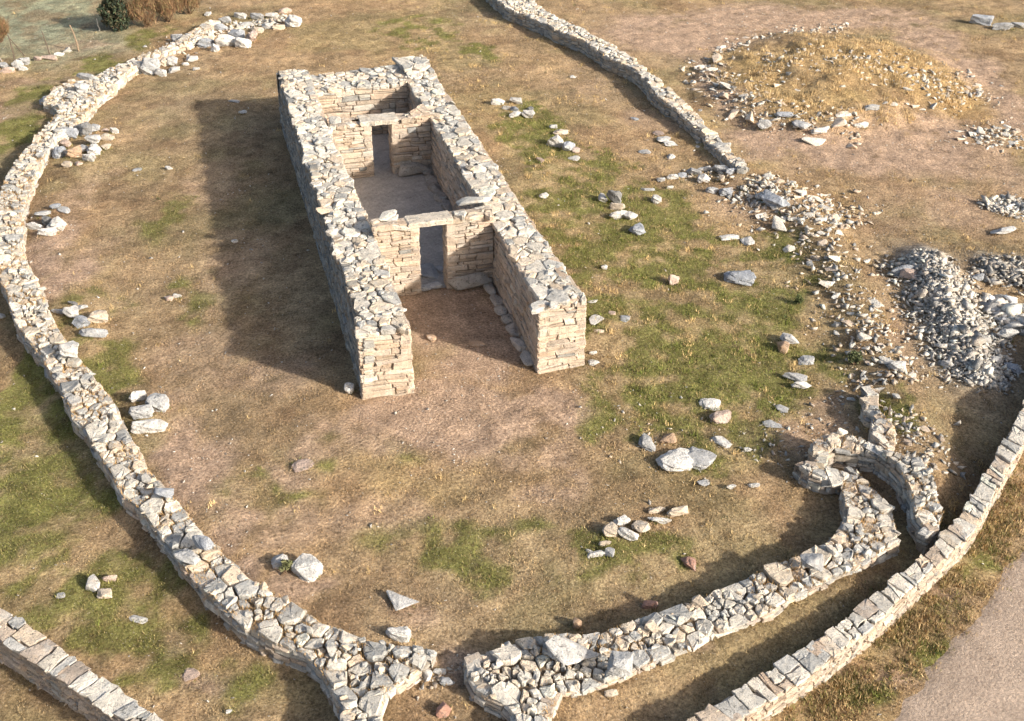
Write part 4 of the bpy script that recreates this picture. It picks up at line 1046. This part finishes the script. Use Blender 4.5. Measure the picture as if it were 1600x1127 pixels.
scatter(24, [(1380, 165), (1450, 170), (1520, 140), (1560, 130)], [.5, .5, .6, .5], .2, .6, 'grey stone around the right end of the grassy mound', 'stones right of the mound')
scatter(30, [(1510, 225), (1540, 205), (1600, 215)], [.5, 1., 1.2], .2, .6, 'pale stone of the low heap at the right picture edge', 'stones at the right edge')
scatter(26, [(345, 55), (400, 38), (455, 26)], [.6, .6, .4], .25, .7, 'pale tumbled stone in the collapsed upper end of the left wall', 'tumbled stones at the upper end of the left wall')
scatter(14, [(1115, 1), (1090, 240), (1160, 235)], [.3, .5, .4], .12, .3, 'small stone strewn beside the top right wall', 'stones beside the top right wall')

scatter(44, [(1150, 120), (1250, 110), (1350, 120), (1460, 130)], [1., 1.4, 1.4, .8], .18, .5, 'stone half hidden in the golden grass on top of the mound', 'stones on top of the mound')
# ------------------------------------------------------------------ gravel heaps, pebbles, chips
def chips(name, pos, size, cols, label, cat, r):
    """a heap of small broken stones as one mesh"""
    Vb = []; Fb = []; Cb = []; n = 0
    small = []
    for V, F in [hull_stone(r, 8, 0) for _ in range(12)]:
        T = []
        for f in F:
            for k in range(1, len(f)-1): T.append((f[0], f[k], f[k+1]))
        small.append((V, np.array(T)))
    ks = r.integers(len(small), size=len(pos))
    for i, k in enumerate(ks):
        V, T = small[k]; s = size[i]
        W_ = (V*np.array([s*1.15, s*r.uniform(.4, .8), s*r.uniform(.18, .5)]))@rotm(r.uniform(0, 6.3), r.normal()*.4, r.normal()*.4).T+pos[i]
        Vb.append(W_); Fb.append(T+n); Cb.append(np.broadcast_to(cols[i], (len(V), 3))); n += len(V)
    o = tri_mesh(name, np.concatenate(Vb), np.concatenate(Fb), np.concatenate(Cb), M_STONE)
    tag(o, label, cat, kind='stuff'); return o
def heap(path, hw, n, smin, smax, pal, label, seed):
    r = np.random.default_rng(seed); pts = [P(*q)[:2] for q in path]; L = np.r_[0, np.cumsum([np.linalg.norm(b-a) for a, b in zip(pts[:-1], pts[1:])])]
    pos = []
    for _ in range(n):
        u = r.uniform(0, L[-1]); i = min(np.searchsorted(L, u, side='right')-1, len(pts)-2); f = (u-L[i])/(L[i+1]-L[i]); w_ = hw[i]+(hw[i+1]-hw[i])*f
        d = pts[i+1]-pts[i]; d = d/np.linalg.norm(d)
        v = np.clip(r.normal()*.62, -1.6, 1.6)
        q = pts[i]+(pts[i+1]-pts[i])*f+np.array([-d[1], d[0]])*v*w_+d*r.normal()*.15
        pos.append([q[0], q[1], th1(q[0], q[1])-.03+.08*r.random()])
    cols = np.clip(np.array([pick(r, pal, .2) for _ in range(n)])*np.array([1.2, 1.15, 1.08]), 0, .8)
    chips('gravel_heap', np.array(pos), (smin+(smax-smin)*r.random(n)**2.5)*np.where(r.random(n) < .03, 2.2, 1.), cols, label, 'gravel', r)
DG = np.array([[.45, .44, .42], [.55, .53, .50], [.32, .32, .32], [.66, .63, .58], [.44, .40, .36]])
heap([(1430, 398), (1462, 425), (1490, 480), (1515, 540), (1535, 600)], [.78, .95, 1., .95, .6], 6200, .06, .26, DG, 'long ridge of dark grey broken stone at the right', 301)
heap([(1530, 425), (1575, 420), (1640, 440)], [.5, .7, .8], 1100, .06, .34, DG*.75, 'dark second heap of broken stone at the right edge', 302)
heap([(1540, 320), (1580, 322), (1620, 330)], [.4, .7, .7], 800, .08, .28, DG*1.1, 'small heap of grey broken stone at the right edge above the ridge', 303)
heap([(1560, 470), (1590, 520), (1620, 500)], [.5, .6, .7], 420, .1, .5, DG*1.35, 'paler coarse stones spilling off the gravel ridge at the right edge', 304)
def pebbles():
    r = np.random.default_rng(55); n = 34000
    x = r.uniform(-15, 34, n); y = r.uniform(-14, 40, n)
    d = .25+.9*field(x, y, BARE)-.15*field(x, y, GREEN)
    clump = sst(.45, .75, fbm(x*.5, y*.5, 71, 3))
    ok = r.random(n) < d*(.25+clump)
    ok &= ~((x > -.3) & (x < 6.8) & (y > 5) & (y < 21))
    for pl in WALL_POLYS: ok &= ~in_poly(x, y, pl)
    x, y = x[ok], y[ok]; m = len(x)
    s = .03+.05*r.random(m)**2+(r.random(m) < .05)*.1*r.random(m)
    pos = np.stack([x, y, th(x, y)+.0], 1)
    cols = np.array([.66, .61, .54])*r.uniform(.6, 1.15, (m, 1))
    chips('pebbles', pos, s, cols, 'tiny pale stones scattered over the whole ground', 'pebbles', r)
pebbles()
def bank_chips():
    r = np.random.default_rng(56); pos = []; sz = []
    def along(path, hw, n, a, b):
        pts = [P(*q)[:2] for q in path]
        for _ in range(n):
            i = r.integers(len(pts)-1); f = r.random(); d = pts[i+1]-pts[i]; d = d/np.linalg.norm(d)
            q = pts[i]+(pts[i+1]-pts[i])*f+np.array([-d[1], d[0]])*r.normal()*hw
            pos.append([q[0], q[1], th1(*q)-.01]); sz.append(a+(b-a)*r.random()**2)
    along([(1160, 285), (1235, 310), (1320, 360)], 1., 620, .08, .34)
    along([(1270, 370), (1330, 460), (1365, 540), (1395, 600)], .65, 600, .06, .3)
    along([(1180, 100), (1300, 90), (1420, 110), (1500, 140)], 1.3, 420, .08, .36)
    along([(1395, 640), (1425, 690), (1455, 740)], .5, 260, .06, .28)
    along([(1340, 620), (1240, 680), (1180, 720)], .7, 160, .05, .18)
    along([(1100, 90), (1115, 140), (1200, 185), (1340, 195)], .7, 420, .08, .34)
    along([(1110, 85), (1240, 48), (1330, 42)], .4, 160, .08, .3)
    along([(1520, 215), (1600, 215)], .8, 160, .08, .3)
    along([(1450, 150), (1560, 150)], .8, 120, .08, .3)
    along([(1060, 275), (1150, 268)], .35, 130, .06, .24)
    along([(250, 85), (340, 50), (450, 28)], .55, 330, .08, .35)
    along([(690, 1050), (700, 1060)], .4, 40, .05, .2)
    along([(940, 630), (1100, 740)], .9, 110, .04, .14)
    pal = np.r_[GREYS, CREAM[:2]]
    chips('small_rubble', np.array(pos), np.array(sz), np.array([pick(r, pal, .2) for _ in pos]), 'small broken stones lying among the larger rubble', 'rubble', r)
bank_chips()

# ------------------------------------------------------------------ grass
def grass():
    r = np.random.default_rng(77)
    def area(n):
        # denser towards the viewer: sample the trapezoid the place shows
        x = r.uniform(-16, 42, n); y = r.uniform(-15, 46, n)
        dist = np.hypot(x+3, y+24.6); keep = r.random(n) < np.clip((34/dist)**1.6, 0, 1)
        v = np.abs(np.arctan2(x+3.1, y+24.6)-YAW) < .60
        return x[keep & v], y[keep & v]
    def blocked(x, y):
        b = (x > -.05) & (x < 6.5) & (y > 1.) & (y < 20.8)
        for pl in WALL_POLYS: b |= in_poly(x, y, pl)
        b |= seg_dist(x, y, ROADC) < 3.15+.7*(vn(x*1.5, y*1.5, 9)-.5)
        b |= (seg_dist(x, y, RIDGE) < .9)
        return b
    x, y = area(2200000)
    c, g, b, o = ground_color(x, y)
    n2 = fbm(x*1.9, y*1.9, 131, 3)
    dens = (.22+.5*sst(.42, .62, n2))*(1-.93*np.clip(b*1.2, 0, 1))+.4*g
    ok = (r.random(len(x)) < dens) & ~blocked(x, y)
    x, y, c, g, o = x[ok], y[ok], c[ok], g[ok], o[ok]; n = len(x)
    print('blades', n)
    var = r.uniform(.6, 1.6, (n, 1))
    pal = np.where((r.random(n) < g*.9)[:, None], np.array([.19, .20, .055])*var, np.array([.46, .33, .18])*var)
    pos = np.stack([x, y, th(x, y)], 1)
    rf = sst(-1, 8, x+.5*np.clip(-y, 0, 9)); L = r.uniform(.02, .055, n)*(1+.5*g+.5*rf)
    pal = pal*(.5+.5*rf)[:, None]+c*(.5-.5*rf)[:, None]*r.uniform(.7, 1.3, (n, 1))
    tag(blades('short_grass', pos, L, r.uniform(.008, .02, n), .75, .65*pal+.35*c, None, r), 'short dry and green turf over the enclosure', 'grass', kind='stuff')
    # coarse tufts: golden on the mound, straw and green in the right field, verge
    def tufts(cx, cy, per, Lr, cols, name, label, spread=.1, lean=.5):
        m = len(cx); X_ = np.repeat(cx, per)+r.normal(size=m*per)*spread*.6; Y_ = np.repeat(cy, per)+r.normal(size=m*per)*spread*.6
        k = r.uniform(.6, 1.3, m); CC = np.repeat(cols*k[:, None], per, 0)*r.uniform(.7, 1.3, (m*per, 1))
        sc = np.repeat(r.uniform(.6, 1.3, m), per)
        pos = np.stack([X_, Y_, th(X_, Y_)], 1)
        tag(blades(name, pos, r.uniform(*Lr, m*per)*sc, r.uniform(.012, .028, m*per), lean, CC, None, r), label, 'grass', kind='stuff')
    x, y = r.uniform(8, 42, 30000), r.uniform(10, 46, 30000); o = field(x, y, GOLD)
    ok = (r.random(30000) < o*.95*sst(.3, .6, fbm(x, y, 8, 3))) & (mound_r(x, y) < 1.02); x, y = x[ok], y[ok]
    print('mound tufts', len(x))
    tufts(x, y, 26, (.08, .24), np.array([.62, .46, .25])*r.uniform(.6, 1.15, (len(x), 1)), 'golden_grass', 'long golden dry grass covering the stony mound', .15, .95)
    x, y = area(60000); _c, gk, b, _o = ground_color(x, y); g = field(x, y, GREEN); n1 = fbm(x*1.2, y*1.2, 19, 3)
    rightf = sst(5.5, 8, x)
    ok = (r.random(len(x)) < (.03+.7*g*rightf+.2*rightf)*sst(.42, .6, n1)*(1-b)) & ~blocked(x, y); x, y, gk = x[ok], y[ok], gk[ok]
    isg = r.random(len(x)) < gk*.9
    cols = np.where(isg[:, None], np.array([.15, .175, .04]), np.array([.56, .41, .20]))
    dkw = r.random(len(x)) < .05; cols = np.where(dkw[:, None], np.array([.06, .085, .03]), cols)
    print('field tufts', len(x))
    tufts(x, y, 13, (.06, .16), cols, 'grass_tufts', 'straw and green grass tufts over the field', .11, .7)
    # grass growing up round the feet of the loose rocks
    X_, Y_ = [], []
    for (a, b, rx, ry, an) in FEET:
        k = int(26*(rx+ry)/.5); t = r.uniform(0, 6.283, k); q = r.uniform(.85, 1.2, k); u = np.cos(t)*rx*q; v = np.sin(t)*ry*q
        X_.append(a+u*math.cos(an)-v*math.sin(an)); Y_.append(b+u*math.sin(an)+v*math.cos(an))
    X_, Y_ = np.concatenate(X_), np.concatenate(Y_); ok = ~blocked(X_, Y_); X_, Y_ = X_[ok], Y_[ok]
    cg = ground_color(X_, Y_)[0]; cols = np.where((r.random(len(X_)) < .3)[:, None], np.array([.17, .18, .06]), cg*1.15)
    tufts(X_, Y_, 5, (.05, .13), cols, 'foot_grass', 'dry grass growing round the feet of the loose rocks', .05, .6)
    # verge along the outer wall
    pts = [P(*q)[:2] for q in ((1250, 1120), (1330, 1060), (1420, 985), (1500, 895), (1560, 820), (1610, 740))]
    X_, Y_ = [], []
    for _ in range(1500):
        i = r.integers(len(pts)-1); q = pts[i]+(pts[i+1]-pts[i])*r.random()+r.normal(size=2)*.45; X_.append(q[0]); Y_.append(q[1])
    X_, Y_ = np.array(X_), np.array(Y_); ok = ~blocked(X_, Y_) & (fbm(X_*1.2, Y_*1.2, 5, 2) > .42); X_, Y_ = X_[ok], Y_[ok]
    cols = np.where((r.random(len(X_)) < .4)[:, None], np.array([.20, .19, .07]), np.array([.50, .36, .19]))
    tufts(X_, Y_, 16, (.05, .14), cols, 'verge_grass', 'orange and green grass on the verge by the dirt road', .12, .7)
grass()

# ------------------------------------------------------------------ shrubs
def shrub(px, py, wpx, hpx, label, leaf_cols, name='shrub', n=2600, leaf=.07, stemcol=(.12, .08, .05), seed=1, twig=0, depth=.8):
    r = np.random.default_rng(seed); p = P(px, py); s = scale_at(p); W_ = wpx/s; H_ = hpx/(s*.8)
    root = empty(name, p); tag(root, label, 'bush')
    # clumps through the volume
    k = 26; cl = []
    while len(cl) < k:
        q = r.uniform(-1, 1, 3)
        if q@q < 1: cl.append((q[0]*W_*.42, q[1]*W_*.42*depth, H_*(.5+.42*q[2])))
    cl = np.array(cl); cr = r.uniform(.14, .26, k)*W_
    ids = r.integers(k, size=n); d = r.normal(size=(n, 3)); d /= np.linalg.norm(d, axis=1, keepdims=True)
    c = p+cl[ids]+d*(cr[ids]*r.uniform(.5, 1.05, n))[:, None]; c[:, 2] = np.maximum(c[:, 2], p[2]+.03)
    a = r.normal(size=(n, 3)); a /= np.linalg.norm(a, axis=1, keepdims=True); b = np.cross(a, r.normal(size=(n, 3))); b /= np.linalg.norm(b, axis=1, keepdims=True)
    sz = leaf*r.uniform(.6, 1.4, n)[:, None]
    if twig: c2 = c+np.stack([r.normal(size=n)*.12, r.normal(size=n)*.12, r.uniform(.1, .4, n)], 1); V = np.stack([c-b*sz*.15, c+b*sz*.15, c2], 1).reshape(-1, 3); T = np.arange(3*n).reshape(-1, 3); rep = 3
    else: V = np.stack([c-a*sz, c-b*sz*.5, c+a*sz, c+b*sz*.5], 1).reshape(-1, 4, 3).reshape(-1, 3); T = np.arange(4*n).reshape(-1, 4); rep = 4
    cc = np.array(leaf_cols)[r.integers(len(leaf_cols), size=n)]*r.uniform(.7, 1.3, (n, 1))
    tri_mesh('foliage', V, T, np.repeat(cc, rep, 0), M_LEAF, root)
    acc = Acc()
    for q in cl[:12]:
        e = p+q*np.array([.9, .9, .8]); o_ = p+np.array([r.normal()*.06, r.normal()*.06, -.05]); ring = []
        for (c_, ra) in ((o_, .03), ((o_+e)/2+r.normal(size=3)*.04, .02), (e, .006)):
            for t in range(5): ring.append(c_+np.array([math.cos(t*1.2566)*ra, math.sin(t*1.2566)*ra, 0]))
        F = [(5*i+t, 5*i+(t+1) % 5, 5*i+5+(t+1) % 5, 5*i+5+t) for i in range(2) for t in range(5)]; acc.add(ring, F, stemcol)
    acc.build('stems', M_WOOD, root); return root
GRN = [(.035, .05, .03), (.05, .065, .035), (.028, .04, .028)]; RUST = [(.24, .13, .07), (.17, .10, .06), (.32, .21, .12), (.12, .08, .05), (.20, .17, .08)]
shrub(186, 46, 50, 48, 'dark green dense bush behind the fence line at top left', GRN+[(.07, .07, .04), (.10, .08, .05)], n=4600, leaf=.085, seed=11)
shrub(228, 42, 46, 40, 'rust brown bracken right beside the dark green bush', RUST, n=3800, seed=2, twig=1)
shrub(262, 34, 46, 36, 'second clump of rust brown bracken, right of the first', RUST, n=3600, seed=3, twig=1)
shrub(296, 22, 44, 30, 'farthest right clump of rust bracken behind the upper wall', RUST, n=3000, seed=4, twig=1)
shrub(2, 66, 34, 32, 'rust red bush at the left picture edge', RUST, n=2600, seed=5, twig=1)
shrub(448, 893, 22, 20, 'small grey green weed tuft between two pale blocks', [(.12, .13, .06), (.16, .16, .08)], n=700, leaf=.03, seed=6)
shrub(1334, 566, 24, 16, 'small round green shrub in the straw at the right', [(.09, .11, .05), (.13, .14, .07)], n=900, leaf=.035, seed=7)
shrub(1246, 474, 16, 12, 'tiny green shrub in the grass left of the rubble line', [(.08, .1, .04)], n=500, leaf=.03, seed=8)

# ------------------------------------------------------------------ fence posts
def post(base_px, top_px, label, rad=.035, col=(.12, .09, .07), crook=.0, brace=None):
    p = P(*base_px); s = scale_at(p); H_ = (base_px[1]-top_px[1])/(s*.8); lx = (top_px[0]-base_px[0])/s
    root = empty('fence_post', p); tag(root, label, 'fence post', 'fence posts at the top left')
    r = np.random.default_rng(int(base_px[0]*31+7))
    def stick(a, b, ra, name):
        acc = Acc(); ring = []
        for i in range(6):
            f = i/5; c = a+(b-a)*f+np.array([math.sin(f*3.1)*crook+r.normal()*.012, r.normal()*.012, 0]); rr_ = ra*(1-.35*f)
            for t in range(7): ring.append(c+np.array([math.cos(t*.898)*rr_, math.sin(t*.898)*rr_, r.normal()*.008 if i == 5 else 0]))
        F = [(7*i+t, 7*i+(t+1) % 7, 7*i+7+(t+1) % 7, 7*i+7+t) for i in range(5) for t in range(7)]+[tuple(35+t for t in range(7))]
        acc.add(ring, F, col); acc.build(name, M_WOOD, root)
    rt3 = np.array([_rgt[0], _rgt[1], 0])
    stick(p-np.array([0, 0, .2]), p+rt3*lx+np.array([0, 0, H_]), rad, 'stake')
    if brace: stick(P(*brace)-np.array([0, 0, .1]), p+rt3*lx+np.array([0, 0, H_*.93]), rad*.8, 'brace')
post((24, 96), (23, 63), 'dark fence post propped by a slanting brace', brace=(40, 87))
post((79, 87), (74, 57), 'slender dark fence post leaning left', rad=.03)
post((123, 80), (117, 47), 'crooked pale brown fence post', rad=.045, col=(.26, .19, .13), crook=.06)
post((156, 49), (154, 33), 'short whitish fence post left of the dark bush', rad=.04, col=(.5, .48, .44))
post((187, 34), (186, 22), 'small pale post standing in front of the dark bush', rad=.03, col=(.42, .4, .36))
post((2, 96), (0, 76), 'thin pale post at the left picture edge', rad=.025, col=(.36, .33, .3))
